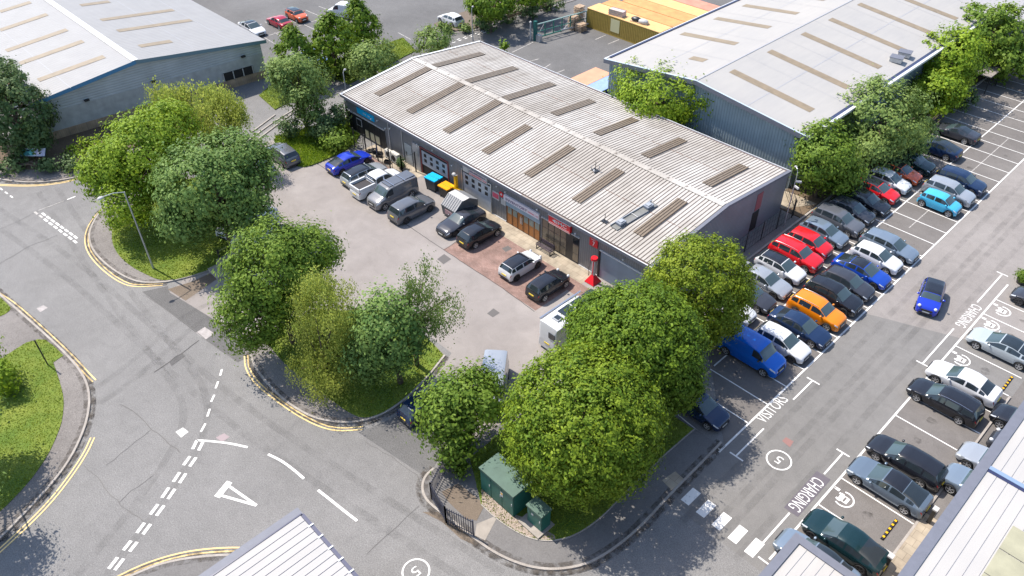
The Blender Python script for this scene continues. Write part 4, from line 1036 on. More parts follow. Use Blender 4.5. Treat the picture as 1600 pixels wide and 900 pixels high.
for (ya, yb) in ((15.1, ry_), (ry_, 41.0)):
    m_.face([Lf(gx(ya) + .45, ya, lz(ya) - .35), Lf(gx(yb) + .45, yb, lz(yb) - .35), Lf(gx(yb) + .45, yb, lz(yb) + .06), Lf(gx(ya) + .45, ya, lz(ya) + .06)], M_BLUET if ya < 20 else plain('slate_flash', (.12, .2, .24), .4))
    m_.face([Lf(gx(ya) + .02, ya, lz(ya) - .35), Lf(gx(yb) + .02, yb, lz(yb) - .35), Lf(gx(yb) + .45, yb, lz(yb) - .35), Lf(gx(ya) + .45, ya, lz(ya) - .35)], M_FLASH)
m_.face([Lf(-140, 15.1, LE - .2), Lf(gx(15.1) + .45, 15.1, LE - .2), Lf(gx(15.1) + .45, 15.1, LE + .1), Lf(-140, 15.1, LE + .1)], M_WHITE)
m_.build('fascia', lw)
m_ = MB(); m_.box(-52, -.2, -.9, -.6, LE - .15, LE + .02, M_WHITE); m_.box(-52, -.2, -.58, -.1, LE + .05, LE + .09, plain('mossy_gutter', (.16, .09, .05), .9, var=.5, vscale=1.2)); m_.build('gutter', lw)
for y, z in ((20.4, 3.3), (27.5, 3.3), (38.0, 3.3)):
    m_ = MB(); m_.box(gx(y) + .05 - O[0], gx(y) + .35 - O[0], y - O[1] - .25, y - O[1] + .25, z, z + .16, M_DARK); m_.build('wall_lamp', lw)
# roof beyond the right warehouse
m_ = MB(); fb = empty('factory_building', (-60, 107, 0), 0, 'pale grey roofed building beyond the white warehouse at the top right', 'building')
m_.box(0, 40, 0, 40, 0, 5.2, M_PANEL); m_.build('wall', fb)
m_ = MB(); m_.box(-.3, 40.3, -.3, 40, 5.203, 5.35, M_GREYR); m_.build('roof', fb)
fb2 = empty('factory_building', (-21.0, 112, 0), 0, 'dark clad building block at the top right corner', 'building')
m_ = MB(); m_.box(0, 30, 0, 40, 0, 6.5, clad('grey_far_cladding', (.2, .19, .2), 'X', .5, dark=.6)); m_.build('wall', fb2)
m_ = MB(); m_.box(-.3, 30, -.3, 40, 6.503, 6.6, M_WHITE); m_.build('roof', fb2)
# ---- office roofs in the foreground
def seamed_roof(root, poly_box, z, mat, seam, pitch, nm='roof', label=None):
    x0, x1, y0, y1 = poly_box
    m_ = MB(); n = int((x1 - x0) / pitch)
    for i in range(n):
        a = x0 + i * pitch
        m_.face([(a, y0, z), (a + pitch - .036, y0, z), (a + pitch - .036, y1, z), (a, y1, z)], mat)
        m_.face([(a + pitch - .036, y0, z), (a + pitch - .022, y0, z - .03), (a + pitch - .022, y1, z - .03), (a + pitch - .036, y1, z)], seam)
        m_.face([(a + pitch - .022, y0, z - .03), (a + pitch, y0, z), (a + pitch, y1, z), (a + pitch - .022, y1, z - .03)], seam)
    return m_.build(nm, root, label=label)
of = empty('office_building', (-1.55, 14, 0), 0, 'tall white seamed roof with a grey edge at the bottom right', 'building')
HO = 12.0
m_ = MB(); m_.box(0.25, 24, 0, 24.2, 0, HO - .3, M_CLADY); m_.build('wall', of)
seamed_roof(of, (.42, 24, 0, 16.25), HO, M_WROOF2, M_SEAM, .46, label='nearer roof bay'); seamed_roof(of, (.42, 24, 16.65, 24.2), HO, M_WROOF2, M_SEAM, .46, label='further roof bay')
m_ = MB(); m_.box(-.02, .42, 0, 24.3, HO - .35, HO + .06, M_FLASH); m_.build('parapet', of)
m_ = MB(); m_.box(.42, 24, 16.25, 16.42, HO - .1, HO + .02, M_NAVY); m_.box(.42, 24, 16.42, 16.65, HO - .1, HO + .05, plain('steel_blue', (.2, .27, .38), .4)); m_.build('gutter', of)
for k in range(3):
    a = P(1597, 829, HO); m_ = MB()
    x0 = a[0] + 1.55; y1 = a[1] - 14
    m_.box(x0 - .35 + 0, x0 + 2.0, y1 - 1.55 * (k + 1), y1 - 1.55 * k - .06, HO + .01, HO + .05, M_OLIVEL); m_.build('rooflight', of)
ex = empty('office_extension', (-5.95, 10, 0), 0, 'lower white seamed roof with a wide grey edge at the bottom centre right', 'building')
HE = 8.0; cy_ = P(1243, 833, HE)[1] - 10; cx_ = P(1243, 833, HE)[0] + 5.95
m_ = MB(); m_.box(cx_ + .1, 4.3, 0, cy_ - .1, 0, HE - .3, M_CLADY); m_.build('wall', ex)
seamed_roof(ex, (cx_ + .42, 4.3, 0, cy_ - .42), HE, M_WROOF2, M_SEAM, .46)
m_ = MB(); m_.box(cx_, cx_ + .42, 0, cy_, HE - .3, HE + .08, M_FLASH); m_.box(cx_ + .42, 4.3, cy_ - .42, cy_, HE - .3, HE + .08, M_FLASH); m_.build('parapet', ex)
HB = 7.0; c0 = P(473, 799, HB)
bb = empty('site_building', (c0[0], c0[1] - 16, 0), 0, 'white seamed roof with dark seams at the bottom left centre', 'building')
m_ = MB(); m_.box(.2, 8.5, 0, 15.8, 0, HB - .3, M_CLADY); m_.build('wall', bb)
seamed_roof(bb, (.12, 8.6, 0, 15.78), HB, M_WROOF2, M_SEAMD, .435)
m_ = MB(); m_.box(-.42, .12, 0, 15.95, HB - .35, HB - .04, M_FLASH); m_.box(.05, .12, 0, 15.9, HB - .04, HB + .03, M_NAVY); m_.build('parapet', bb)
m_ = MB(); m_.box(.12, 8.6, 15.8, 15.98, HB - .2, HB - .02, M_NAVY)
for i in range(9): m_.box(.95 + i * .87, 1.03 + i * .87, 15.7, 16.0, HB - .02, HB + .03, M_WHITE)
m_.build('gutter', bb)
# ================================================================ VEHICLES
def paint(name, c, metal=0.0, rough=0.16): return plain('paint_' + name, c, rough, metal=metal, coat=0.6, spec=0.35)
PAINT = dict(
    white=paint('white', (.60, .60, .61)), silver=paint('silver', (.36, .38, .41), .35), grey=paint('grey', (.125, .13, .145), .25), slate=paint('slate', (.13, .17, .22), .3),
    steel=paint('steel', (.20, .25, .31), .35), black=paint('black', (.014, .015, .02)), charcoal=paint('charcoal', (.045, .047, .058), .2), navy=paint('navy', (.012, .028, .075), .15),
    blue=paint('blue', (.01, .055, .36), .1), royal=paint('royal', (.015, .04, .42), .1), vanblue=paint('vanblue', (.0, .12, .55)), sky=paint('sky', (.06, .40, .62)),
    red=paint('red', (.62, .012, .018)), darkred=paint('darkred', (.36, .01, .03), .1), orange=paint('orange', (.72, .20, .005)), coral=paint('coral', (.66, .12, .04)),
    green=paint('green', (.008, .03, .035), .2), pale=paint('pale', (.42, .46, .48), .2), paleblue=paint('paleblue', (.20, .30, .50), .25), bronze=paint('bronze', (.20, .20, .21), .3))
M_CGLASS = plain('car_glass', (.020, .027, .032), .05, spec=.8)
M_WSCR = plain('windscreen_glass', (.05, .075, .08), .08, spec=.9)
M_TYRE = M_RUBBER
M_RIM = plain('alloy_rim', (.50, .49, .48), .35, metal=.3)
M_RIMD = plain('dark_rim', (.07, .07, .075), .35, metal=.4)
M_TRIM = plain('car_trim_black', (.02, .02, .022), .5)
M_LAMP = plain('headlamp_glass', (.55, .58, .62), .12, spec=.9)
M_TAIL = plain('tail_lamp_red', (.42, .01, .015), .2, coat=.5)
M_PLW = plain('number_plate_white', (.65, .65, .62), .5)
M_PLY = plain('number_plate_yellow', (.70, .52, .05), .5)
M_CHROME = plain('chrome', (.55, .55, .57), .15, metal=.9)
M_TUB = plain('load_bed_liner', (.02, .016, .018), .6)

# s runs from nose 0 to tail 1;  top = centre line height, belt = shoulder height
SPEC = {
 'hatch': dict(L=4.2, W=1.79, top=[(0, .50), (.012, .66), (.05, .74), (.13, .87), (.255, .96), (.42, 1.38), (.52, 1.46), (.70, 1.46), (.88, 1.37), (.965, 1.00), (.985, .86), (1, .55)],
    belt=[(0, .48), (.02, .62), (.10, .76), (.26, .90), (.6, .94), (.93, .97), (.985, .80), (1, .5)], ws=(.262, .425), sg=(.30, .90), pil=(.58, .80), rw=(.885, .968), roof=(.44, .87), ax=(.185, .80)),
 'suv': dict(L=4.5, W=1.88, top=[(0, .58), (.012, .80), (.05, .90), (.13, 1.00), (.25, 1.08), (.385, 1.52), (.48, 1.63), (.72, 1.64), (.90, 1.55), (.965, 1.15), (.985, .95), (1, .6)],
    belt=[(0, .56), (.02, .78), (.10, .92), (.25, 1.02), (.6, 1.05), (.94, 1.10), (.985, .9), (1, .55)], ws=(.257, .392), sg=(.29, .93), pil=(.55, .79), rw=(.905, .967), roof=(.41, .89), ax=(.185, .79)),
 'saloon': dict(L=4.75, W=1.84, top=[(0, .45), (.012, .62), (.05, .70), (.14, .82), (.265, .90), (.41, 1.32), (.50, 1.41), (.62, 1.42), (.74, 1.30), (.875, 1.02), (.97, .97), (.99, .80), (1, .5)],
    belt=[(0, .43), (.02, .58), (.10, .72), (.26, .85), (.6, .90), (.88, .93), (.97, .88), (1, .5)], ws=(.272, .415), sg=(.31, .83), pil=(.55, .74), rw=(.745, .872), roof=(.43, .73), ax=(.18, .79)),
 'fastback': dict(L=4.85, W=1.90, top=[(0, .45), (.012, .62), (.05, .71), (.14, .83), (.25, .90), (.42, 1.36), (.52, 1.44), (.62, 1.43), (.80, 1.24), (.93, 1.04), (.985, .96), (.995, .75), (1, .5)],
    belt=[(0, .43), (.02, .59), (.10, .74), (.26, .86), (.6, .92), (.90, .96), (.98, .86), (1, .5)], ws=(.257, .425), sg=(.29, .86), pil=(.55, .76), rw=(.70, .925), roof=(.44, .69), ax=(.175, .80)),
 'estate': dict(L=4.75, W=1.84, top=[(0, .45), (.012, .62), (.05, .71), (.14, .83), (.255, .91), (.40, 1.33), (.48, 1.43), (.70, 1.45), (.90, 1.37), (.965, 1.03), (.985, .88), (1, .55)],
    belt=[(0, .43), (.02, .59), (.10, .73), (.26, .86), (.6, .91), (.94, .96), (.985, .82), (1, .5)], ws=(.262, .405), sg=(.30, .93), pil=(.53, .75), rw=(.905, .968), roof=(.42, .89), ax=(.18, .785)),
 'mini': dict(L=3.86, W=1.73, top=[(0, .50), (.012, .70), (.05, .82), (.15, .92), (.26, .97), (.36, 1.33), (.44, 1.40), (.70, 1.41), (.90, 1.33), (.965, 1.00), (.985, .85), (1, .55)],
    belt=[(0, .48), (.02, .68), (.10, .84), (.26, .93), (.6, .94), (.94, .97), (.985, .8), (1, .5)], ws=(.265, .365), sg=(.28, .93), pil=(.60, .82), rw=(.905, .968), roof=(.375, .895), ax=(.18, .82)),
 'city': dict(L=3.5, W=1.62, top=[(0, .50), (.012, .68), (.05, .80), (.13, .92), (.21, 1.00), (.36, 1.38), (.46, 1.46), (.72, 1.46), (.90, 1.38), (.97, 1.02), (.988, .85), (1, .55)],
    belt=[(0, .48), (.02, .66), (.10, .82), (.22, .94), (.6, .95), (.95, .99), (.988, .8), (1, .5)], ws=(.217, .367), sg=(.25, .93), pil=(.60, .82), rw=(.908, .972), roof=(.38, .895), ax=(.17, .85)),
 'coupe': dict(L=4.8, W=1.93, top=[(0, .42), (.012, .58), (.05, .70), (.14, .83), (.31, .90), (.46, 1.27), (.54, 1.33), (.62, 1.32), (.78, 1.10), (.90, .98), (.975, .93), (.99, .78), (1, .5)],
    belt=[(0, .40), (.02, .55), (.10, .70), (.30, .83), (.6, .86), (.88, .90), (.97, .84), (1, .5)], ws=(.317, .465), sg=(.35, .80), pil=(.62, .74), rw=(.64, .79), roof=(.48, .63), ax=(.19, .79)),
 'van': dict(L=5.0, W=1.95, top=[(0, .58), (.012, .88), (.05, 1.00), (.12, 1.13), (.19, 1.24), (.30, 1.83), (.36, 1.93), (.60, 1.96), (.97, 1.90), (.985, 1.7), (1, .6)],
    belt=[(0, .56), (.02, .86), (.10, 1.02), (.19, 1.12), (.6, 1.14), (.97, 1.14), (.985, 1.1), (1, .55)], ws=(.195, .305), sg=(.22, .40), pil=(.99, .99), rw=None, roof=None, ax=(.17, .80), wr=.83),
 'camper': dict(L=6.0, W=2.05, top=[(0, .6), (.01, .9), (.04, 1.05), (.10, 1.2), (.15, 1.35), (.25, 2.3), (.32, 2.55), (.6, 2.6), (.98, 2.55), (.992, 2.3), (1, .6)],
    belt=[(0, .56), (.02, .9), (.10, 1.1), (.15, 1.25), (.6, 1.3), (.98, 1.3), (.99, 1.2), (1, .55)], ws=(.155, .245), sg=(.18, .32), pil=(.99, .99), rw=None, roof=None, ax=(.16, .78), wr=.86),
 'pickup': dict(L=5.3, W=1.88, top=[(0, .62), (.012, .90), (.05, 1.02), (.12, 1.10), (.22, 1.15), (.33, 1.66), (.38, 1.76), (.55, 1.76), (.60, 1.62), (.625, 1.12), (.97, 1.06), (.99, .95), (1, .6)],
    belt=[(0, .6), (.02, .88), (.10, 1.0), (.22, 1.08), (.6, 1.10), (.97, 1.05), (.99, .95), (1, .55)], ws=(.226, .335), sg=(.25, .60), pil=(.44, .44), rw=(.602, .622), roof=None, ax=(.18, .79)),
}
def car_meshes(kind):
    sp = SPEC[kind]; Lc, Wc = sp['L'], sp['W']; hw = Wc / 2
    fine = np.linspace(0, 1, 801)
    def fn(ctrl, k):
        a = np.array(ctrl); v = np.interp(fine, a[:, 0], a[:, 1])
        ker = np.hanning(2 * k + 3)[1:-1]; ker /= ker.sum()
        vp = np.concatenate([np.full(k, v[0]), v, np.full(k, v[-1])]); return np.convolve(vp, ker, 'valid')
    T = fn(sp['top'], 9); Bt = fn(sp['belt'], 12)
    Wd = fn([(0, .70), (.012, .80), (.045, .90), (.12, .975), (.3, 1), (.8, 1), (.93, .965), (.98, .90), (1, .80)], 10) * hw
    wrv = sp.get('wr', .735)
    wsc = sp['ws']; s_end = sp['rw'][1] if sp['rw'] else .98
    WR_ = fn([(0, .72), (wsc[0] - .01, .80), (wsc[1] + .02, wrv), (.6, wrv), (s_end - .08, wrv - .01), (s_end, .80 if sp['rw'] else wrv), (1, .76)], 10)
    keys = {0, .004, .012, .025, .045, .07, .1, .14, .98, .99, 1}
    for t in (wsc, sp['sg'], sp['rw'] or ()): keys |= set(t)
    for p_ in sp['pil']: keys |= {p_ - .012, p_ + .012}
    if sp['roof']: keys |= set(sp['roof'])
    ra = .375 / Lc
    for a in sp['ax']: keys |= {a + ra * math.sin(t) for t in np.linspace(-math.pi / 2, math.pi / 2, 9)}
    keys |= set(np.arange(.16, .98, .035)); S = sorted(k for k in keys if 0 <= k <= 1)
    S = [s for i, s in enumerate(S) if i == 0 or s - S[i - 1] > .0035] ; S[-1] = 1.0
    NP = 11; rings = []
    zc, Rw = .33, .385
    for s in S:
        top = float(np.interp(s, fine, T)); bl = float(np.interp(s, fine, Bt)); w = float(np.interp(s, fine, Wd)); wr = float(np.interp(s, fine, WR_)) * hw
        bl = min(bl, top - .015); sill = .26; z0 = .22; y0 = .86 * w
        for a in sp['ax']:
            d = abs(s - a) * Lc
            if d < Rw:
                sill = max(sill, zc + math.sqrt(Rw * Rw - d * d) * .93); z0 = sill - .02; y0 = w * .60
        cab = min(1, max(0, (top - bl - .05) / .3))
        ze = top - (.035 + .035 * cab); ze = max(ze, bl + .005); wr = min(wr, .93 * w)
        q4 = (w * .945, bl); q7 = (wr, ze)
        lerp = lambda t: (q4[0] * (1 - t) + q7[0] * t + .02 * cab * math.sin(math.pi * t), q4[1] * (1 - t) + q7[1] * t)
        x = Lc / 2 - s * Lc
        ring_ = [(y0, z0), (w * .965, sill), (w, sill + .45 * (bl - sill)), (w * .985, bl - .09 * (bl - sill) - .03), q4, lerp(.12), lerp(.90), q7, (wr * .82, top - .012), (wr * .45, top - .002), (0, top)]
        rings.append([(x, y, z) for y, z in ring_])
    n = len(S)
    groups = {}
    def add(g, quad, mat):
        groups.setdefault(g, MB()).face(quad, mat)
    BODY = PAINT['white']
    isb = lambda s, a, b_: a - 1e-4 <= s <= b_ + 1e-4
    for i in range(n - 1):
        sm = (S[i] + S[i + 1]) / 2
        for k in range(NP - 1):
            for sd in (1, -1):
                q = [rings[i][k], rings[i + 1][k], rings[i + 1][k + 1], rings[i][k + 1]]
                q = [(x, y * sd, z) for x, y, z in q]
                if sd == 1: q.reverse()
                g_, mt = 'body', BODY
                if k >= 7 and isb(sm, *wsc): g_, mt = 'windscreen', M_WSCR
                elif sp['rw'] and k >= 7 and isb(sm, *sp['rw']): g_, mt = 'rear_window', M_CGLASS
                elif k == 5 and isb(sm, *sp['sg']) and not any(abs(sm - p_) < .012 for p_ in sp['pil']):
                    idx = sum(sm > p_ for p_ in sp['pil']); g_, mt = 'side_window%d%s' % (idx, 'L' if sd > 0 else 'R'), M_CGLASS
                elif k >= 7 and sp['roof'] and isb(sm, *sp['roof']): g_, mt = 'roof_panel', BODY
                elif kind != 'mini' and k in (3, 4) and .012 < sm < .085: g_, mt = 'headlight' + ('L' if sd > 0 else 'R'), M_LAMP
                elif k in (3,) and .95 < sm < .99: g_, mt = 'tail_light' + ('L' if sd > 0 else 'R'), M_TAIL
                elif k == 0: g_, mt = 'sill', M_TRIM
                add(g_, q, mt)
        q = [rings[i][0], rings[i + 1][0]]; add('sill', [(q[0][0], q[0][1], q[0][2]), (q[1][0], q[1][1], q[1][2]), (q[1][0], -q[1][1], q[1][2]), (q[0][0], -q[0][1], q[0][2])], M_TRIM)
    for idx, rev in ((0, False), (n - 1, True)):
        loop = [p for p in rings[idx]] + [(x, -y, z) for x, y, z in reversed(rings[idx][:-1])]
        # close with body colour above, dark below
        for k in range(NP - 1):
            a, b_ = rings[idx][k], rings[idx][k + 1]
            q = [a, b_, (b_[0], -b_[1], b_[2]), (a[0], -a[1], a[2])]
            if rev: q.reverse()
            add('body', q, BODY)
    out = {}
    for g_, m_ in groups.items():
        # weld for smooth shading
        idx = {}; nv = []; nf = []
        for f in m_.f:
            t = []
            for v in f:
                key = tuple(round(c, 4) for c in m_.v[v])
                if key not in idx: idx[key] = len(nv); nv.append(key)
                if idx[key] not in t: t.append(idx[key])
            nf.append(tuple(t))
        keep = [j for j, f in enumerate(nf) if len(f) > 2]
        m_.v = nv; m_.f = [nf[j] for j in keep]; m_.mi = [m_.mi[j] for j in keep]
        out[g_] = m_.mesh(kind + '_' + g_, 40)
    return sp, out
_wheel = {}
def wheel_meshes(rim_mat, r=.33):
    key = (rim_mat.name, r)
    if key in _wheel: return _wheel[key]
    m_ = MB(); N = 20; prof = [(r * .72, .10), (r * .93, .105), (r, .075), (r, -.075), (r * .93, -.10), (0.02, -.09)]
    for j in range(len(prof) - 1):
        for i in range(N):
            t0, t1 = 2 * math.pi * i / N, 2 * math.pi * (i + 1) / N
            (ra, ya), (rb, yb) = prof[j], prof[j + 1]
            m_.face([(ra * math.cos(t0), ya, ra * math.sin(t0)), (rb * math.cos(t0), yb, rb * math.sin(t0)), (rb * math.cos(t1), yb, rb * math.sin(t1)), (ra * math.cos(t1), ya, ra * math.sin(t1))], M_TYRE)
    ty = m_.mesh('tyre', 40)
    m_ = MB()
    m_.face([(r * .72 * math.cos(2 * math.pi * i / 20), .055, -r * .72 * math.sin(2 * math.pi * i / 20)) for i in range(20)], M_DARK)
    for i in range(20):
        t0, t1 = 2 * math.pi * i / 20, 2 * math.pi * (i + 1) / 20
        m_.face([(r * .72 * math.cos(t0), .10, r * .72 * math.sin(t0)), (r * .64 * math.cos(t0), .085, r * .64 * math.sin(t0)), (r * .64 * math.cos(t1), .085, r * .64 * math.sin(t1)), (r * .72 * math.cos(t1), .10, r * .72 * math.sin(t1))], rim_mat)
    for i in range(5):
        t = 2 * math.pi * i / 5
        for dt in (-.16, .16):
            c, s_ = math.cos(t + dt * .5), math.sin(t + dt * .5); px_, pz_ = -s_ * .022, c * .022; c2, s2 = math.cos(t + dt), math.sin(t + dt)
            m_.face([(c * .05 - px_, .09, s_ * .05 - pz_), (c * .05 + px_, .09, s_ * .05 + pz_), (c2 * r * .66 + px_, .085, s2 * r * .66 + pz_), (c2 * r * .66 - px_, .085, s2 * r * .66 - pz_)], rim_mat)
    m_.face([(.06 * math.cos(2 * math.pi * i / 10), .093, -.06 * math.sin(2 * math.pi * i / 10)) for i in range(10)], rim_mat)
    rm = m_.mesh('rim', 30)
    _wheel[key] = (ty, rm); return _wheel[key]
_car = {}
def obj(name, me, parent, mat=None, loc=None, rot=None, label=None):
    o = bpy.data.objects.new(name, me); col.objects.link(o); o.parent = parent
    if mat is not None:
        if len(me.materials) == 0: me.materials.append(mat)
        o.material_slots[0].link = 'OBJECT'; o.material_slots[0].material = mat
    if loc: o.location = loc
    if rot: o.rotation_euler = rot
    if label: o['label'] = label
    return o
_small = {}
def small(key, fn_):
    if key not in _small: m_ = MB(); fn_(m_); _small[key] = m_.mesh(key, 35)
    return _small[key]
def car(name, kind, color, x, y, head, label, cat='car', group=None, roof=None, rim=M_RIM, rails=False, scale=1.0):
    """head = compass of the nose in degrees (0 = +X)"""
    if kind not in _car: _car[kind] = car_meshes(kind)
    sp, ms = _car[kind]; Lc, Wc = sp['L'], sp['W']
    root = empty(name, (x, y, 0.012), R(head), label, cat, group)
    if scale != 1.0: root.scale = (scale, scale, scale)
    pm = PAINT[color]
    for g_, me in ms.items():
        nm = g_
        for suf in ('0L', '0R', '1L', '1R', '2L', '2R'):
            if nm.endswith(suf): nm = nm[:-2]
        if nm[-1] in 'LR': nm = nm[:-1]
        mt = None
        if nm == 'body': mt = pm
        if nm == 'roof_panel': mt = {None: pm, 'black': PAINT['black'], 'glass': M_CGLASS, 'white': PAINT['white']}[roof]
        obj(nm, me, root, mt)
    ty, rm = wheel_meshes(rim, .33 if kind not in ('van', 'camper', 'pickup', 'suv') else .36)
    for a in sp['ax']:
        for sd in (1, -1):
            w_ = obj('wheel', ty, root, None, (Lc / 2 - a * Lc, sd * (Wc / 2 - .085), .33 if kind not in ('van', 'camper', 'pickup', 'suv') else .36), (0, 0, 0 if sd > 0 else math.pi))
            obj('rim', rm, w_)
    hb = float(np.interp(sp['ws'][0] + .06, *zip(*sp['belt'])))
    me = small('mirror', lambda m_: m_.sphere((0, 0, 0), (.09, .12, .075), PAINT['black'], 8, 5))
    for sd in (1, -1): obj('door_mirror', me, root, pm if kind != 'van' else M_TRIM, (Lc / 2 - (sp['ws'][0] + .075) * Lc, sd * (Wc / 2 + .07), hb + .10))
    gz = sp['top'][1][1]
    me = small('grille', lambda m_: (m_.box(-.03, .022, -.42, .42, .0, .16, M_TRIM), m_.box(-.03, .018, -.50, .50, -.26, -.10, M_TRIM)))
    obj('grille', me, root, None, (Lc / 2, 0, gz - .20))
    obj('number_plate', small('plate_f', lambda m_: m_.box(-.01, .03, -.26, .26, -.055, .055, M_PLW)), root, None, (Lc / 2, 0, gz - .25))
    obj('number_plate', small('plate_r', lambda m_: m_.box(-.03, .012, -.26, .26, -.055, .055, M_PLY)), root, None, (-Lc / 2, 0, .60 if kind not in ('suv', 'van', 'camper') else .80))
    if kind not in ('van', 'camper', 'pickup'):
        obj('rear_bumper', small('bumper', lambda m_: m_.box(-.03, .05, -.60, .60, .25, .38, M_TRIM)), root, None, (-Lc / 2, 0, 0))
    if kind == 'mini':
        for sd in (1, -1): obj('headlight', small('round_lamp', lambda m_: m_.sphere((0, 0, 0), (.14, .13, .12), PAINT['white'], 10, 6)), root, None, (Lc / 2 - .17, sd * .58, .80))
    if rails:
        def rr_(m_):
            for sd in (1, -1):
                pts = [(Lc / 2 - s * Lc, sd * Wc / 2 * .70, float(np.interp(s, *zip(*sp['top']))) - .01) for s in np.linspace(sp['roof'][0] + .02, sp['roof'][1] - .01, 6)]
                m_.tube(pts, .018, M_CHROME, 5)
        obj('roof_rails', small('rails_' + kind, rr_), root)
    return root

G1 = 'cars parked in the inner row beside the hedge'
G2 = 'cars parked in the outer row of the double bays'
G3 = 'cars parked in the charging bays'
G4 = 'cars behind the office roof'
G5 = 'vehicles in front of the industrial unit'
G6 = 'cars in the far car park'
XA, XB, XC = -21.75, -16.9, -5.45
# inner row, noses to +X
rowA = [
 ('hatch', 'white', 43.9, 'white hatchback nose just showing below the yellow-green hornbeam crown, beside the blue van', dict()),
 ('saloon', 'charcoal', 46.3, 'charcoal car half hidden by the hornbeam crown, between a white nose and a silver saloon', dict()),
 ('saloon', 'silver', 48.7, 'silver grey saloon beside the hornbeam crown, next to the white car with black roof', dict(rim=M_RIMD)),
 ('hatch', 'white', 51.1, 'white hatchback with a black roof parked between silver and red cars', dict(roof='black', rim=M_RIMD)),
 ('suv', 'red', 53.5, 'bright red crossover with silver roof rails, the bigger of two adjacent reds', dict(rails=True)),
 ('city', 'red', 55.7, 'small red hatchback parked between the red crossover and a blue grey hatchback', dict(scale=1.1)),
 ('hatch', 'steel', 58.15, 'blue grey hatchback in the inner row right next to the small red one', dict()),
 ('suv', 'grey', 60.6, 'dark grey crossover in the inner row beside the lamp post corner', dict()),
 ('hatch', 'charcoal', 63.0, 'charcoal hatchback in the inner row behind the blue grey estate', dict()),
 ('estate', 'black', 65.4, 'black estate parked in the inner row just before the red hatchback by the hedge', dict()),
 ('hatch', 'red', 67.8, 'red hatchback with dark glass roof parked under the hedge', dict(roof='glass')),
 ('hatch', 'white', 70.2, 'white small crossover by the hedge, between the red hatchback and the orange car', dict()),
 ('hatch', 'coral', 72.5, 'orange crossover with a black roof next to the hedge', dict(roof='black')),
 ('suv', 'green', 75.0, 'very dark green crossover by the hedge beyond the orange car', dict())]
for kind, c, y, lab, kw in rowA: car('parked_car', kind, c, XA + (.1 if y > 50 else 0), y, 0, lab, group=G1, **kw)
car('parked_car', 'fastback', 'navy', -21.2, 79.75, 180, 'dark blue fastback facing the hedge with its red tail lamp showing', group=G1, roof='glass')
car('parked_car', 'coupe', 'charcoal', -21.2, 84.4, 180, 'charcoal coupe facing the hedge, furthest parked car of the inner row', group=G1, roof='glass')
rowB = [
 ('hatch', 'white', 43.3, 'white hatchback with dark windscreen between the blue van and dark blue saloon', dict(rim=M_RIMD)),
 ('saloon', 'navy', 45.8, 'dark blue saloon parked between the white hatchback and the orange crossover', dict()),
 ('suv', 'orange', 48.3, 'bright orange crossover with silver roof rails', dict(rails=True, scale=.97)),
 ('suv', 'black', 50.8, 'black crossover directly beside the orange one', dict(rim=M_RIMD)),
 ('hatch', 'charcoal', 53.1, 'charcoal hatchback parked between the black crossover and the mid blue saloon', dict()),
 ('fastback', 'blue', 55.5, 'mid blue saloon with dark roof beside a white hatchback', dict(scale=.96, roof='black', rim=M_RIMD)),
 ('hatch', 'white', 58.0, 'white hatchback parked between the mid blue saloon and a blue grey estate', dict()),
 ('estate', 'steel', 60.4, 'blue grey estate parked at the end of the packed outer row', dict()),
 ('city', 'sky', 69.9, 'small light blue city car in the outer row', dict(scale=1.03)),
 ('suv', 'silver', 72.3, 'grey crossover beside the small light blue car', dict()),
 ('suv', 'navy', 74.9, 'dark navy crossover at the far end of the outer row', dict())]
for kind, c, y, lab, kw in rowB: car('parked_car', kind, c, -16.75 if kind != 'city' else -16.55, y, 0, lab, group=G2, **kw)
v = car('panel_van', 'van', 'vanblue', -17.75, 40.75, 0, 'bright blue panel van partly under the hornbeam', 'van')
car('parked_car', 'hatch', 'navy', -17.3, 33.75, 0, 'dark navy hatchback in tree shade beside the word visitors', group=G2)
# charging row, noses to -X
rowC = [
 ('saloon', 'steel', -5.8, 28.95, 'silver blue saloon cut off by the lower white roof, next to a black saloon', dict(roof='glass')),
 ('fastback', 'green', -5.3, 31.3, 'very dark green saloon parked over the end of the word charging', dict(rim=M_RIMD)),
 ('fastback', 'slate', -5.35, 36.85, 'dark slate fastback with bright wheels, beside the painted charging symbol', dict(roof='black')),
 ('estate', 'black', -5.45, 39.4, 'black estate with open sunroof parked beside the slate fastback', dict(rails=False)),
 ('estate', 'black', -5.9, 46.2, 'black estate parked close beside the white saloon', dict(rails=True)),
 ('saloon', 'white', -5.75, 48.85, 'white saloon parked beside the black estate in the charging bays', dict()),
 ('fastback', 'pale', -5.1, 54.4, 'pale grey saloon with a dark glass roof beside the charging symbols', dict(roof='glass')),
 ('hatch', 'charcoal', -5.0, 61.7, 'charcoal car nose at the right edge, beyond the pale grey saloon', dict(rim=M_RIMD))]
for kind, c, x, y, lab, kw in rowC: car('parked_car', kind, c, x, y, 180, lab, group=G3, **kw)
for kind, c, x, y, lab in (('suv', 'steel', -1.2, 40.3, 'light blue grey bonnet, nearest of those behind the office roof edge'), ('saloon', 'silver', -1.15, 42.95, 'silver bonnet poking out behind the office roof edge'), ('mini', 'charcoal', -.6, 45.3, 'short charcoal bonnet behind the office roof, between silver and black ones'), ('hatch', 'black', -1.2, 47.8, 'black bonnet furthest along behind the office roof edge')):
    car('parked_car', kind, c, x, y, 180, lab, group=G4)
car('driving_car', 'mini', 'royal', -11.35, 56.2, -75, 'royal blue compact car with a black roof driving down the lane', 'car', roof='black')
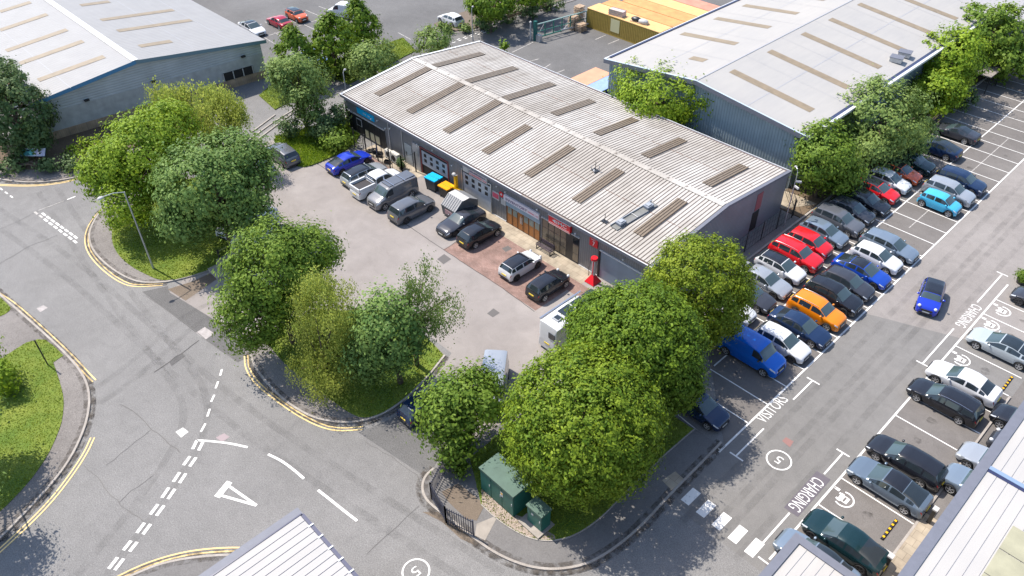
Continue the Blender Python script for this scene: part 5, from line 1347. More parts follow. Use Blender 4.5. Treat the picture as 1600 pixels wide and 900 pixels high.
# forecourt
car('parked_car', 'fastback', 'royal', -61.2, 35.5, 90, 'royal blue saloon at the left end of the forecourt row', group=G5, scale=.97, rim=M_RIMD)
car('parked_car', 'estate', 'silver', -58.15, 35.2, 90, 'silver estate with dark roof between the royal blue saloon and the pickup', group=G5, roof='black')
pk = car('pickup_truck', 'pickup', 'white', -55.75, 35.0, 90, 'white double cab pickup with an empty dark load bed', 'pickup', group=G5)
m_ = MB(); m_.box(-2.48, -.78, -.74, .74, 1.10, 1.125, M_TUB); m_.build('bed_liner', pk)
m_ = MB()
for a in ((-2.6, -.66, .76, .90), (-2.6, -.66, -.90, -.76), (-2.62, -2.50, -.88, .88), (-.76, -.66, -.88, .88)): m_.box(*a, 1.04, 1.36, PAINT['white'])
m_.build('bed_side', pk)
m_ = MB(); m_.tube([(-.72, -.7, 1.36), (-.8, -.6, 1.68), (-.8, .6, 1.68), (-.72, .7, 1.36)], .035, M_CHROME); m_.build('roll_bar', pk)
vn = car('panel_van', 'van', 'bronze', -53.2, 34.95, -90, 'grey van with two roof bars, nose towards the camera', 'van', group=G5)
for xr in (-1.0, .3):
    m_ = MB(); m_.box(xr - .03, xr + .03, -.82, .82, 2.02, 2.06, M_CHROME); m_.build('roof_bar', vn)
m_ = MB(); m_.box(-2.3, .7, -.62, .62, 1.955, 1.985, PAINT['grey']); m_.build('roof_skin', vn)
car('parked_car', 'suv', 'grey', -50.0, 34.7, 90, 'dark grey crossover with dark wheels beside the roof bar van', group=G5, rim=M_RIMD)
car('parked_car', 'coupe', 'charcoal', -45.4, 36.7, -90, 'charcoal coupe with nose pointing away from the shops', group=G5, rim=M_RIMD)
car('parked_car', 'hatch', 'black', -42.8, 36.6, 90, 'black hatchback parked beside the charcoal coupe on brick paving', group=G5)
car('parked_car', 'mini', 'white', -37.0, 36.0, 90, 'white compact car with a black roof on the brick bays', group=G5, roof='black', rim=M_RIMD)
car('parked_car', 'mini', 'black', -33.6, 35.8, 90, 'black convertible compact car on the brick bays', group=G5, roof='black')
car('parked_car', 'suv', 'grey', -67.1, 31.4, 180, 'dark grey crossover with red tail lamps beside the long grass', group=G5)
car('parked_car', 'hatch', 'white', -67.2, 28.7, 180, 'white hatchback mostly hidden by the sycamore at the forecourt corner', group=G5)
car('parked_car', 'hatch', 'white', -59.3, 22.1, -72, 'white hatchback nose showing under the sycamore shade', group=G5)
car('panel_van', 'van', 'white', -56.9, 22.6, -68, 'white van roof glimpsed between the round sycamore and the maple', 'van', group=G5)
car('panel_van', 'van', 'silver', -28.45, 24.95, -49, 'silver van roof between the camper van and the leaning pale leaved tree', 'van')
car('parked_car', 'hatch', 'navy', -30.5, 20.7, 90, 'dark blue hatchback tail in shade at the lower forecourt entrance', 'car', group=G5)
cp = car('camper_van', 'camper', 'white', -28.7, 33.6, 90, 'white camper van with solar panels and roof hatch beside the hornbeams', 'camper van', group=G5)
m_ = MB(); m_.box(-2.2, -1.6, -.30, .30, 2.58, 2.68, M_GALV); m_.box(-2.1, -1.7, -.22, .22, 2.68, 2.70, M_CGLASS); m_.build('roof_hatch', cp)
for xa in (-1.35, -.05, 1.2):
    m_ = MB(); m_.box(xa, xa + 1.15, -.55, .55, 2.60, 2.64, M_CGLASS); m_.box(xa - .02, xa + 1.17, -.57, .57, 2.59, 2.615, M_CHROME); m_.build('solar_panel', cp)
m_ = MB(); m_.box(-3.02, -2.96, -.75, -.15, 1.5, 2.0, M_CGLASS); m_.build('rear_window', cp)
m_ = MB(); m_.box(-2.8, 1.6, .88, .98, 2.52, 2.62, M_CHROME); m_.build('awning', cp)
# far car park
car('parked_car', 'fastback', 'white', -99.7, 46.4, 0, 'white saloon with dark glass roof beside the left warehouse roof', group=G6, roof='glass')
car('parked_car', 'saloon', 'darkred', -99.0, 50.2, 180, 'dark red saloon in the far car park', group=G6)
car('parked_car', 'mini', 'coral', -99.4, 53.2, 0, 'small orange red hatchback beside the dark red saloon', group=G6, roof='glass')
car('panel_van', 'van', 'white', -95.4, 58.6, 205, 'white panel van behind the pointed trees', 'van', group=G6)
car('parked_car', 'hatch', 'white', -82.9, 67.4, 180, 'white hatchback beside the round far planting bed', group=G6)
car('parked_car', 'hatch', 'paleblue', -85.2, 47.0, 0, 'light blue hatchback glimpsed between the far trees', group=G6)
# ================================================================ TREES
def fit_blob(px, py, rx, ry, hc):
    """real centre and radii of a crown lobe surveyed from the photo at centre height hc"""
    x, y = P(px, py, hc); d = math.sqrt(x * x + y * y + (CAM_H - hc) ** 2)
    v = np.array([x, y, hc - CAM_H]) @ _f
    Rh = rx / F_PX * v - .38; Ra = ry / F_PX * v - .38; Rh = max(Rh, .3 * rx / F_PX * v); Ra = max(Ra, .3 * ry / F_PX * v)
    th = math.asin((CAM_H - hc) / d)
    q = Ra * Ra - (Rh * math.sin(th)) ** 2
    Rv = math.sqrt(max(q, (0.45 * Rh) ** 2)) / math.cos(th) if q > 0 else Rh * .6
    Rv = min(Rv, hc * 1.02, Rh * 1.9); Rv = max(Rv, Rh * .55)
    return (x, y, hc, Rh, Rv)
def foliage(blobs, style, n, seed, leaf, clump=40, sig=.42, lumps=.16, cone=False, droop=0.0, shell=.55):
    r_ = np.random.default_rng(seed)
    vol = np.array([b[3] * b[3] * b[4] for b in blobs]); share = vol ** .67 / (vol ** .67).sum()
    V = []; Tn = []
    for b, sh in zip(blobs, share):
        nc = max(6, int(n * sh / clump))
        d = r_.normal(size=(nc, 3)); d /= np.linalg.norm(d, axis=1)[:, None]
        # lumpy outline: random bumps
        bd = r_.normal(size=(26, 3)); bd /= np.linalg.norm(bd, axis=1)[:, None]
        dots = d @ bd.T
        bump = (np.exp((dots - 1) * 14) * r_.uniform(-.6, 1.0, 26)).sum(1)
        rad = (1 + lumps * bump - lumps * .3) * (shell + (1 - shell) * r_.random(nc) ** .55)
        c = d * rad[:, None]
        if cone:
            h01 = (c[:, 2] + 1) / 2; taper = np.clip(1.75 * (1 - h01) ** .8, .05, 1.0) / np.sqrt(np.clip(1 - c[:, 2] ** 2, .15, 1))
            c[:, 0] *= np.clip(taper, .1, 1.25); c[:, 1] *= np.clip(taper, .1, 1.25)
        C = c * np.array([b[3], b[3], b[4]]) + np.array([b[0], b[1], b[2]])
        tintc = r_.uniform(0, 1, nc)
        k = clump
        sg = sig * r_.uniform(.6, 1.4, nc)
        off = r_.normal(size=(nc, k, 3)) * sg[:, None, None] * np.array([1, 1, .75])
        if droop: off[:, :, 2] -= np.abs(r_.normal(size=(nc, k))) * droop; off[:, :, :2] *= .62
        pos = (C[:, None, :] + off).reshape(-1, 3)
        out = np.repeat(d, k, axis=0)
        offn = off.reshape(-1, 3); offn = offn / (np.linalg.norm(offn, axis=1)[:, None] + 1e-6)
        nrm = out * .85 + offn * .55 + np.array([0, 0, .25]) + r_.normal(size=out.shape) * .33
        nrm /= np.linalg.norm(nrm, axis=1)[:, None]
        a = np.cross(nrm, r_.normal(size=nrm.shape)); a /= np.linalg.norm(a, axis=1)[:, None] + 1e-9
        bb_ = np.cross(nrm, a)
        s = leaf * r_.uniform(.6, 1.35, len(pos))[:, None]
        if droop: a = a * .5 + np.array([0, 0, -1.0]); a /= np.linalg.norm(a, axis=1)[:, None]; bb_ = np.cross(a, nrm); bb_ /= np.linalg.norm(bb_, axis=1)[:, None] + 1e-9
        v = np.stack([pos + a * s * .62, pos + bb_ * s * .36 + nrm * s * .06, pos - a * s * .62, pos - bb_ * s * .36 + nrm * s * .06], 1)
        ok = pos[:, 2] > .25
        tint = np.clip(np.repeat(tintc, k) * .55 + r_.uniform(0, .45, len(pos)), 0, 1)
        V.append(v[ok].reshape(-1, 3)); Tn.append(tint[ok])
    return np.concatenate(V), np.concatenate(Tn)
ST = dict(
    hornbeam=dict(leaf=.165, clump=30, sig=.21, lumps=.09, shell=.62, den=200), cone=dict(leaf=.21, clump=26, sig=.26, lumps=.06, shell=.6, den=90, cone=True),
    sycamore=dict(leaf=.205, clump=60, sig=.40, lumps=.20, shell=.55, den=95), maple=dict(leaf=.19, clump=60, sig=.38, lumps=.22, shell=.55, den=105), lime=dict(leaf=.18, clump=46, sig=.38, lumps=.20, shell=.55, den=105),
    birch=dict(leaf=.13, clump=70, sig=.38, lumps=.24, shell=.42, den=130, droop=.75), ash=dict(leaf=.18, clump=52, sig=.40, lumps=.24, shell=.5, den=90), dark=dict(leaf=.19, clump=40, sig=.33, lumps=.15, shell=.6, den=95))
_seed = [100]
def tree(name, label, blobs, style, mat=None, base=None, cat='tree', group=None, dens=1.0, trunk=True, hb=None):
    B = [fit_blob(*b) for b in blobs]
    big = max(B, key=lambda b: b[3])
    bx, by = base if base else (big[0], big[1])
    root = empty(name, (bx, by, 0.0), 0, label, cat, group)
    p = dict(ST[style]); den = p.pop('den') * dens
    area = sum(4 * math.pi * b[3] * b[3] * (b[4] / b[3]) ** .7 for b in B)
    dist = math.sqrt(bx * bx + by * by + 1500)
    k = max(1.0, dist / 62.0); p['leaf'] *= k ** .9; den /= k ** 1.7
    n = int(min(190000 if style == 'hornbeam' else 120000, area * den))
    _seed[0] += 1
    Bl = [(b[0] - bx, b[1] - by, b[2], b[3], b[4]) for b in B]
    v, t = foliage(Bl, style, n, _seed[0], **p)
    o = numpy_mesh('crown', v, 4, t, LEAF[mat or (style if style in LEAF else 'hornbeam')]); o.parent = root
    if trunk:
        m_ = MB(); rr = random.Random(_seed[0]); tr = .10 + .03 * big[3]
        top = big[2] + big[4] * .35; fx, fy = big[0] - bx, big[1] - by
        pts = [(fx * t_ + rr.uniform(-.08, .08), fy * t_ + rr.uniform(-.08, .08), top * t_) for t_ in (0, .3, .6, 1)]
        m_.tube(pts, [tr * 1.3, tr, tr * .7, tr * .25], M_BARK, 8)
        for b in Bl:
            for j in range(5):
                a = rr.uniform(0, 6.28); e_ = (b[0] + math.cos(a) * b[3] * .62, b[1] + math.sin(a) * b[3] * .62, b[2] + rr.uniform(-.2, .45) * b[4])
                z0 = rr.uniform(.35, .7); s_ = (fx * z0, fy * z0, top * z0); mid_ = tuple((s_[q] + e_[q]) / 2 + (0, 0, .3)[q] for q in range(3))
                m_.tube([s_, mid_, e_], [tr * .45, tr * .28, tr * .1], M_BARK, 5)
        m_.build('trunk', root, smooth=60)
    return root
# clipped hornbeams round the corner
tree('hornbeam_tree', 'large clipped round hornbeam nearest the zebra blocks and green cabinets', [(913, 664, 138, 136, 5.4)], 'hornbeam', mat='frontgreen')
tree('hornbeam_tree', 'round hornbeam behind the biggest one, next to the camper van', [(1000, 545, 115, 118, 5.6), (948, 508, 74, 66, 6.0), (1056, 590, 56, 66, 4.8)], 'hornbeam')
tree('hornbeam_tree', 'yellow green domed hornbeam beside the right end of the main unit roof', [(1091, 458, 92, 100, 5.0)], 'hornbeam', mat='yellowgreen')
# central verge
tree('maple_tree', 'dense field maple beside the forecourt, left of the drooping birches', [(430, 430, 88, 92, 6.6), (395, 490, 62, 72, 4.6), (480, 395, 62, 56, 7.2)], 'maple')
tree('birch_tree', 'olive drooping birch in front of the field maple', [(505, 495, 70, 92, 5.8), (505, 560, 70, 58, 3.2)], 'birch')
tree('sycamore_tree', 'dark sycamore with visible trunks on the central verge', [(608, 520, 66, 78, 5.0), (570, 560, 40, 46, 3.2)], 'sycamore', base=P(625, 600))
tree('birch_tree', 'thin feathery birch over the middle of the forecourt', [(655, 432, 42, 42, 8.2), (690, 475, 44, 44, 6.6), (640, 480, 48, 46, 6.6)], 'birch', mat='ash', base=P(652, 572), dens=.6)
tree('whitebeam_tree', 'leaning pale leaved tree between the two forecourt cars and the green cabinets', [(728, 620, 72, 62, 4.0), (700, 650, 55, 62, 3.4), (750, 604, 32, 30, 4.2), (710, 700, 34, 42, 1.9)], 'sycamore', mat='maple')
# western verge
tree('sycamore_tree', 'big round grey green sycamore on the western verge', [(335, 290, 96, 84, 6.2), (290, 345, 48, 46, 4.4), (375, 250, 60, 52, 7.2), (390, 330, 42, 40, 4.6)], 'sycamore')
tree('lime_tree', 'bright yellow green lime overhanging the junction kerb', [(225, 245, 78, 78, 6.2), (170, 270, 56, 48, 5.2), (260, 200, 60, 50, 7.2), (200, 320, 46, 46, 3.6)], 'lime')
tree('willow_tree', 'olive willow behind the lime, against the left warehouse', [(312, 170, 72, 52, 6.6), (262, 150, 40, 34, 7.4), (352, 165, 40, 40, 6.8)], 'birch', dens=.95)
tree('dark_tree', 'dark evergreen tree at the left edge beside the warehouse', [(20, 175, 62, 78, 4.6), (-10, 130, 50, 50, 6.0), (48, 215, 34, 34, 2.4)], 'dark')
# behind, near the end of the unit
tree('ash_tree', 'pale green ash between the two pointed trees and the dark shrubs', [(466, 128, 52, 52, 5.4), (440, 110, 30, 30, 6.2), (480, 165, 32, 34, 3.6)], 'ash')
tree('pointed_hornbeam_tree', 'pointed hornbeam left of the half hidden light blue car', [(461, 84, 40, 50, 3.9)], 'cone', group='pointed hornbeams by the far road')
tree('pointed_hornbeam_tree', 'pointed hornbeam right of the half hidden light blue car', [(519, 66, 44, 52, 4.2)], 'cone', group='pointed hornbeams by the far road')
tree('pointed_hornbeam_tree', 'pointed hornbeam in front of the white panel van', [(561, 40, 40, 48, 4.0)], 'cone', group='pointed hornbeams by the far road')
tree('ash_tree', 'round pale tree below the third pointed hornbeam', [(582, 92, 44, 34, 3.6), (560, 100, 28, 26, 3.0)], 'ash')
tree('ash_tree', 'small round ash above the ridge end of the main unit', [(673, 66, 32, 27, 3.2)], 'ash')
tree('hornbeam_tree', 'broad dark green tree at the top edge beside the far white hatchback', [(765, 4, 46, 32, 4.0), (830, -14, 40, 24, 4.0)], 'hornbeam')
tree('small_tree', 'small bright sapling behind the main unit roof corner', [(612, 128, 10, 9, 1.6)], 'ash', cat='sapling')
tree('small_tree', 'spiky sapling showing over the back eave', [(788, 74, 8, 11, 1.8)], 'cone', cat='sapling')
# beside the warehouse and the hedge line
tree('willow_tree', 'bushy yellow green tree against the gable of the white warehouse', [(1030, 148, 82, 50, 4.6), (1070, 172, 42, 32, 3.2), (985, 160, 40, 30, 3.2)], 'ash', mat='lime')
tree('small_tree', 'dark low bush at the foot of the white warehouse gable', [(1098, 200, 16, 12, 1.2)], 'dark', cat='bush')
tree('hedge_tree', 'tall scrubby tree at the corner lamp post', [(1290, 248, 56, 60, 4.2), (1265, 215, 28, 30, 5.2), (1320, 275, 36, 32, 2.6)], 'maple', group='trees between warehouse and car park')
tree('hedge_tree', 'broad grey green tree in the hedge, above the red cars', [(1378, 182, 82, 66, 4.6), (1350, 235, 50, 40, 2.6), (1420, 215, 40, 34, 2.6)], 'ash', group='trees between warehouse and car park')
tree('hedge_tree', 'yellow green tree in the hedge beside empty bays', [(1490, 92, 58, 56, 4.6), (1465, 145, 48, 44, 2.8)], 'lime', group='trees between warehouse and car park')
tree('hedge_tree', 'furthest large tree of the hedge at the top right', [(1552, 55, 62, 54, 4.8), (1580, 95, 44, 40, 2.8), (1535, 28, 40, 26, 5.6)], 'maple', group='trees between warehouse and car park')
# bushes
def bush(label, blobs, mat='dark', style='dark', dens=1.0, name='shrub', cat='shrub'): return tree(name, label, blobs, style, mat=mat, trunk=True, cat=cat, dens=dens)
bush('dark rounded laurel shrub left of the long grass', [(452, 198, 22, 22, 1.4)])
bush('large dark shrub beside the corner of the main unit', [(505, 195, 32, 26, 1.7), (530, 178, 22, 20, 2.0)])
bush('light green low shrub between long grass and corner window', [(527, 218, 32, 22, 1.1)], mat='maple')
bush('pale bush at the left picture edge over the verge', [(2, 590, 28, 38, 1.4), (-20, 560, 30, 40, 2.0)], mat='lime')
bush('bright low shrub at the foot of the left warehouse', [(118, 236, 20, 12, .9), (140, 226, 20, 14, 1.2)], mat='lime')
bush('dark low hedge beside the noticeboard', [(20, 258, 30, 9, .6), (75, 258, 22, 9, .6)])
bush('dark clipped hedge facing the top left junction', [(112, 255, 26, 9, .6), (150, 245, 22, 10, .7)])
bush('small flowering shrub on the far planting bed, left of the hatchback', [(690, 42, 12, 6, .6), (700, 46, 10, 5, .5)], mat='ash')
bush('small grey green shrub right of the far white hatchback', [(727, 44, 9, 7, .6)], mat='ash')
bush('long dark hedge along the far road', [(760, 36, 22, 9, .8), (790, 27, 22, 9, .8), (825, 17, 22, 9, .8), (860, 7, 22, 9, .8)], name='hedge', cat='hedge')
bush('dark hedge strip behind the light blue car', [(520, 112, 22, 9, .7), (545, 104, 20, 9, .7), (495, 120, 16, 8, .6)], name='hedge', cat='hedge')
bush('green weeds under the leaning tree by the black railings', [(703, 715, 16, 18, .9), (722, 735, 14, 14, .7)], mat='maple')
bush('dark undergrowth between the hedge trees', [(1330, 290, 30, 18, 1.1), (1400, 250, 34, 20, 1.2), (1440, 200, 26, 22, 1.2), (1500, 150, 30, 20, 1.2)], name='hedge', cat='hedge')
# tree standing outside the left edge that shades the bottom left verge
tree('sycamore_tree', 'sycamore mostly outside the left edge, shading the verge', [(-75, 640, 62, 70, 5.0), (-70, 760, 60, 60, 4.6)], 'sycamore')
# ================================================================ STREET FURNITURE AND OTHER OBJECTS
def lamp_post(label, x, y, h, arm=None, head=.6, rad=.07, mat=None, lean=(0, 0)):
    mat = mat or M_GALV
    r_ = empty('street_lamp', (x, y, 0.0), 0, label, 'street lamp')
    m_ = MB(); m_.tube([(0, 0, 0), (0, 0, 1.2), (lean[0], lean[1], h)], [rad * 1.5, rad * 1.1, rad * .8], mat, 8); m_.build('pole', r_, 50)
    ax, ay = arm or (0, 0)
    if arm:
        m_ = MB(); m_.tube([(lean[0], lean[1], h - .02), (lean[0] + ax * .5, lean[1] + ay * .5, h + .25), (lean[0] + ax, lean[1] + ay, h + .3)], rad * .55, mat, 6); m_.build('arm', r_, 50)
    m_ = MB(); m_.sphere((lean[0] + ax * 1.15, lean[1] + ay * 1.15, h + .28), (head * .42 if abs(ax) > abs(ay) else head * .28, head * .42 if abs(ay) >= abs(ax) else head * .28, .11), M_OFFW, 10, 6); m_.build('lamp_head', r_, 50)
    return r_
lamp_post('tall grey lamp post with a long arm, on the western verge', -58.9, 13.9, 7.75, arm=(.05, -1.55))
lp = lamp_post('slim galvanised post with cameras at the corner of the car park', -24.95, 57.3, 5.6, arm=(-.35, .25), head=.35, rad=.045)
m_ = MB(); m_.box(.05, .5, .0, .14, 4.7, 4.85, M_OFFW, .5); m_.build('camera', lp); m_ = MB(); m_.box(.1, .6, -.3, -.16, 4.3, 4.45, M_OFFW, -.4); m_.build('camera', lp)
lamp_post('short lamp post standing behind the left corner of the main unit', -69.6, 41.4, 5.4, arm=(0, .25), head=.4, rad=.06)
lamp_post('white headed lamp post beside the far road dashes', *P(739, 64), 4.2, arm=(0, .2), head=.45, rad=.06)
# dark sign post on the bottom left verge
sp_ = empty('sign_post', (*P(76, 572), .1), 0, 'thin dark post leaning over the bottom left verge', 'post')
m_ = MB(); m_.tube([(0, 0, 0), (0, 0, 2.5)], .05, M_BLACK, 7); m_.build('pole', sp_, 50); m_ = MB(); m_.box(-.06, .06, -.06, .06, 2.5, 2.56, M_BLACK); m_.build('cap', sp_)

# palisade fence by the cabinets
def rail_fence(name, label, pts, h, gap, mat, cat='fence', bar=.018, rails=(0.15, .92), post=.04, tip=True, rail_w=.025, group=None, z=.1, post_gap=None):
    o_ = pts[0]; r_ = empty(name, (o_[0], o_[1], z), 0, label, cat, group)
    L_ = [(p[0] - o_[0], p[1] - o_[1]) for p in pts]
    mb_ = MB(); mr = MB()
    for a, b_ in zip(L_[:-1], L_[1:]):
        d = math.dist(a, b_); n = max(1, int(d / gap))
        for i in range(n + 1):
            t = i / n; x, y = a[0] + (b_[0] - a[0]) * t, a[1] + (b_[1] - a[1]) * t
            mb_.box(x - bar, x + bar, y - bar, y + bar, .04, h + (.06 if tip else 0), mat)
        for rz_ in rails:
            mr.tube([(a[0], a[1], h * rz_), (b_[0], b_[1], h * rz_)], rail_w, mat, 5)
        np_ = max(1, int(d / post_gap)) if post_gap else 1
        for i in range(np_ + 1):
            t = i / np_; x, y = a[0] + (b_[0] - a[0]) * t, a[1] + (b_[1] - a[1]) * t
            m_ = MB(); m_.box(x - post, x + post, y - post, y + post, 0, h + .08, mat); m_.build('post', r_)
    mb_.build('pickets', r_); mr.build('rail', r_)
    return r_
rail_fence('railing_fence', 'black railings with a corner post on the kerb by the green cabinets', [(-25.55, 18.3), P(675, 781), (-22.6, 15.7), P(740, 839)], 1.55, .15, plain('railing_blue_black', (.05, .055, .085), .4))
MESHB = plain('mesh_fence_black', (.03, .03, .03), .6)
rail_fence('mesh_fence', 'dark mesh fence along the path beside the end wall of the main unit', [(-25.35, 44.0), (-25.2, 59.0)], 2.0, .45, MESHB, rails=(.05, .35, .66, 1.0), bar=.006, tip=False, rail_w=.014, post=.035, z=0, post_gap=2.5)
rail_fence('mesh_fence', 'low dark fence return behind the corner lamp post', [(-25.2, 59.2), (-28.0, 62.4)], 1.6, .5, MESHB, rails=(.05, .5, 1.0), bar=.006, tip=False, rail_w=.018, z=.1)
rail_fence('post_fence', 'row of tall black posts with thin wires before the corner shop', [(-64.0, 38.15), (-55.9, 38.15), (-55.6, 39.6)], 2.2, 1.4, M_BLACK, rails=(.05, .5, .95), bar=.02, tip=False, rail_w=.012, z=0, post_gap=1.9, post=.05)
# sliding gate and its posts
gt = empty('sliding_gate', (*P(838, 63), 0), 0, 'green steel sliding gate with diagonal braces by the container yard', 'gate')
g0 = P(838, 63); g1 = (g0[0] + 1.9, g0[1] + 11.0); dx, dy = g1[0] - g0[0], g1[1] - g0[1]
for k in range(9):
    m_ = MB(); t = k / 8; m_.box(dx * t - .06, dx * t + .06, dy * t - .06, dy * t + .06, .3, 2.1, M_GREENF); m_.build('upright', gt)
m_ = MB(); m_.tube([(0, 0, 2.1), (dx, dy, 2.1)], .08, plain('pale_green_rail', (.32, .45, .40), .5), 6); m_.tube([(0, 0, 1.1), (dx, dy, 1.1)], .05, M_GREENF, 5); m_.tube([(0, 0, .35), (dx, dy, .35)], .09, M_GREENF, 6); m_.build('rail', gt)
for t0, t1 in ((0, .12), (.38, .62), (.75, .62)):
    m_ = MB(); m_.tube([(dx * t0, dy * t0, .35), (dx * t1, dy * t1, 2.1)], .04, M_OFFW, 5); m_.build('brace', gt)
m_ = MB(); m_.box(-.25, .15, -.35, .05, 0, 2.6, plain('gate_post_green', (.01, .10, .09), .45)); m_.build('post', gt)
m_ = MB(); m_.box(.2, .9, -.3, .2, 0, .9, M_GALV); m_.build('motor_box', gt)
m_ = MB(); m_.tube([(-.6, -.5, 0), (-.6, -.5, 2.3)], .09, M_OFFW, 7); m_.sphere((-.6, -.5, 2.4), .17, M_OFFW, 8, 6); m_.build('guide_post', gt)
m_ = MB(); m_.tube([(.8, 4.0, .5), (.9 + dx * .8, dy * .95, .5)], .12, M_GALV, 6); m_.build('pipe', gt)
# containers
def container(x, y, L_, W_, ang, mat, top, label, ribs='x', h=2.6, z=0):
    r_ = empty('shipping_container', (x, y, z), ang, label, 'container', 'shipping containers in the yard')
    m_ = MB(); n = int(L_ / .28)
    for sy in (0, W_):
        for i in range(n):
            a = i * L_ / n; p = L_ / n; d = .05 if sy == 0 else -.05
            for (xa, xb, da, db) in ((a, a + p * .4, 0, 0), (a + p * .4, a + p * .5, 0, d), (a + p * .5, a + p * .9, d, d), (a + p * .9, a + p, d, 0)):
                m_.face([(xa, sy + da, .12), (xb, sy + db, .12), (xb, sy + db, h - .08), (xa, sy + da, h - .08)], mat)
    for sx in (0, L_): m_.face([(sx, 0, .12), (sx, W_, .12), (sx, W_, h - .08), (sx, 0, h - .08)], mat)
    m_.build('side_wall', r_)
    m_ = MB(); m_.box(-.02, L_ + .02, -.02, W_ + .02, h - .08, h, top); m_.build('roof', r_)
    m_ = MB()
    for sx in (0, L_ - .12):
        for sy in (-.01, W_ - .11): m_.box(sx, sx + .12, sy, sy + .12, 0, h - .081, mat)
    m_.box(.12, L_ - .12, -.01, .09, 0, .119, mat); m_.box(.12, L_ - .12, W_ - .09, W_ + .01, 0, .119, mat); m_.build('frame', r_)
    m_ = MB()
    for sx in (-.035, L_ + .005):
        for fy in (.3, .45, .55, .7): m_.box(sx, sx + .03, W_ * fy - .015, W_ * fy + .015, .2, h - .15, M_GALV)
    m_.build('lock_bar', r_)
    return r_
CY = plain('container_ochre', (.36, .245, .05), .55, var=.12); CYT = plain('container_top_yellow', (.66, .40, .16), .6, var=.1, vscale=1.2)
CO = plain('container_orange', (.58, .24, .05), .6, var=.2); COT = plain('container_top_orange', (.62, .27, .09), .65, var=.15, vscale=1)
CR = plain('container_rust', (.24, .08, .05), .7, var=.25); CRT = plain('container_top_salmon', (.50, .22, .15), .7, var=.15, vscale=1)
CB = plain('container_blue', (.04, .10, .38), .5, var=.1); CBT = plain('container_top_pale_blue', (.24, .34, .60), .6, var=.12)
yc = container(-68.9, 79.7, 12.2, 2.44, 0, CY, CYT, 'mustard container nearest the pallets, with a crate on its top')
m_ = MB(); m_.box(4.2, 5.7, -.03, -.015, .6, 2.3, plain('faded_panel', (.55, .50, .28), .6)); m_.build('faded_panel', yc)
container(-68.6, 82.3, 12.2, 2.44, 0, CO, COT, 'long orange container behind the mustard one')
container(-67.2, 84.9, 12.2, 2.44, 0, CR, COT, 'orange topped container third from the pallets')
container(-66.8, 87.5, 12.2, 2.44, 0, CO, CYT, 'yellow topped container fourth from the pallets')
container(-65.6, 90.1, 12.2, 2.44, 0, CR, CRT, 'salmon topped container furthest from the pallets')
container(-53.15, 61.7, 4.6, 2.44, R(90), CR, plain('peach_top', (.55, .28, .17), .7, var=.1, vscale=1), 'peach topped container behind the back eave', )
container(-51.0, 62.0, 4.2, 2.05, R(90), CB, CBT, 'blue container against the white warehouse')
m_ = None
e_ = empty('crate', (-64.3, 80.4, 2.6), .1, 'pale slatted crate on top of the mustard container', 'crate')
m_ = MB()
for z in (.0, .22, .44, .66): m_.box(-1.1, 1.1, -.5, -.46, z, z + .12, M_PALLET); m_.box(-1.1, 1.1, .46, .5, z, z + .12, M_PALLET)
m_.build('slats', e_)
m_ = MB(); m_.box(-1.05, 1.05, -.45, .45, .02, .7, plain('pinkish_load', (.5, .42, .42), .8)); m_.build('load', e_)
for i, (x, mt, lab) in enumerate(((-61.2, M_BLACK, 'dark wrapped bundle on the mustard container roof'), (-60.0, M_OFFW, 'pale wrapped bundle on the mustard container roof'))):
    e_ = empty('bundle', (x, 80.5, 2.6), .15, lab, 'bundle'); m_ = MB(); m_.sphere((0, 0, .3), (.75, .45, .32), mt, 10, 6); m_.build('wrap', e_, 60)
    m_ = MB(); m_.box(-.7, .7, -.4, .4, 0, .1, M_PALLET); m_.build('base_board', e_)
# pallets
def pallet_me():
    m_ = MB()
    for i in range(6): m_.box(-.6, .6, -.5 + i * .18, -.5 + i * .18 + .11, .11, .14, M_PALLET)
    for i in range(3): m_.box(-.6 + i * .54, -.6 + i * .54 + .1, -.5, .51, .02, .11, M_PALLET)
    return m_.mesh('pallet')
PM = pallet_me(); rp = random.Random(4); pi = 0
ordn = ['bottom', 'second', 'third', 'fourth', 'fifth', 'sixth', 'seventh', 'eighth', 'ninth', 'tenth', 'eleventh', 'twelfth', 'thirteenth', 'fourteenth']
for (x, y, n, nm) in ((-69.9, 79.2, 12, 'tall pallet stack touching the mustard container'), (-69.6, 77.8, 8, 'middle pallet stack of the yard'), (-68.4, 78.0, 5, 'low pallet stack nearest the empty yard')):
    for k in range(n):
        o = bpy.data.objects.new('pallet', PM); col.objects.link(o); o.location = (x + rp.uniform(-.05, .05), y + rp.uniform(-.05, .05), k * .235); o.rotation_euler = (0, 0, rp.uniform(-.06, .06) + 1.6)
        tag(o, 'timber pallet, %s from below in the %s' % (ordn[k] if k else 'first', nm), 'pallet', 'stacked timber pallets')
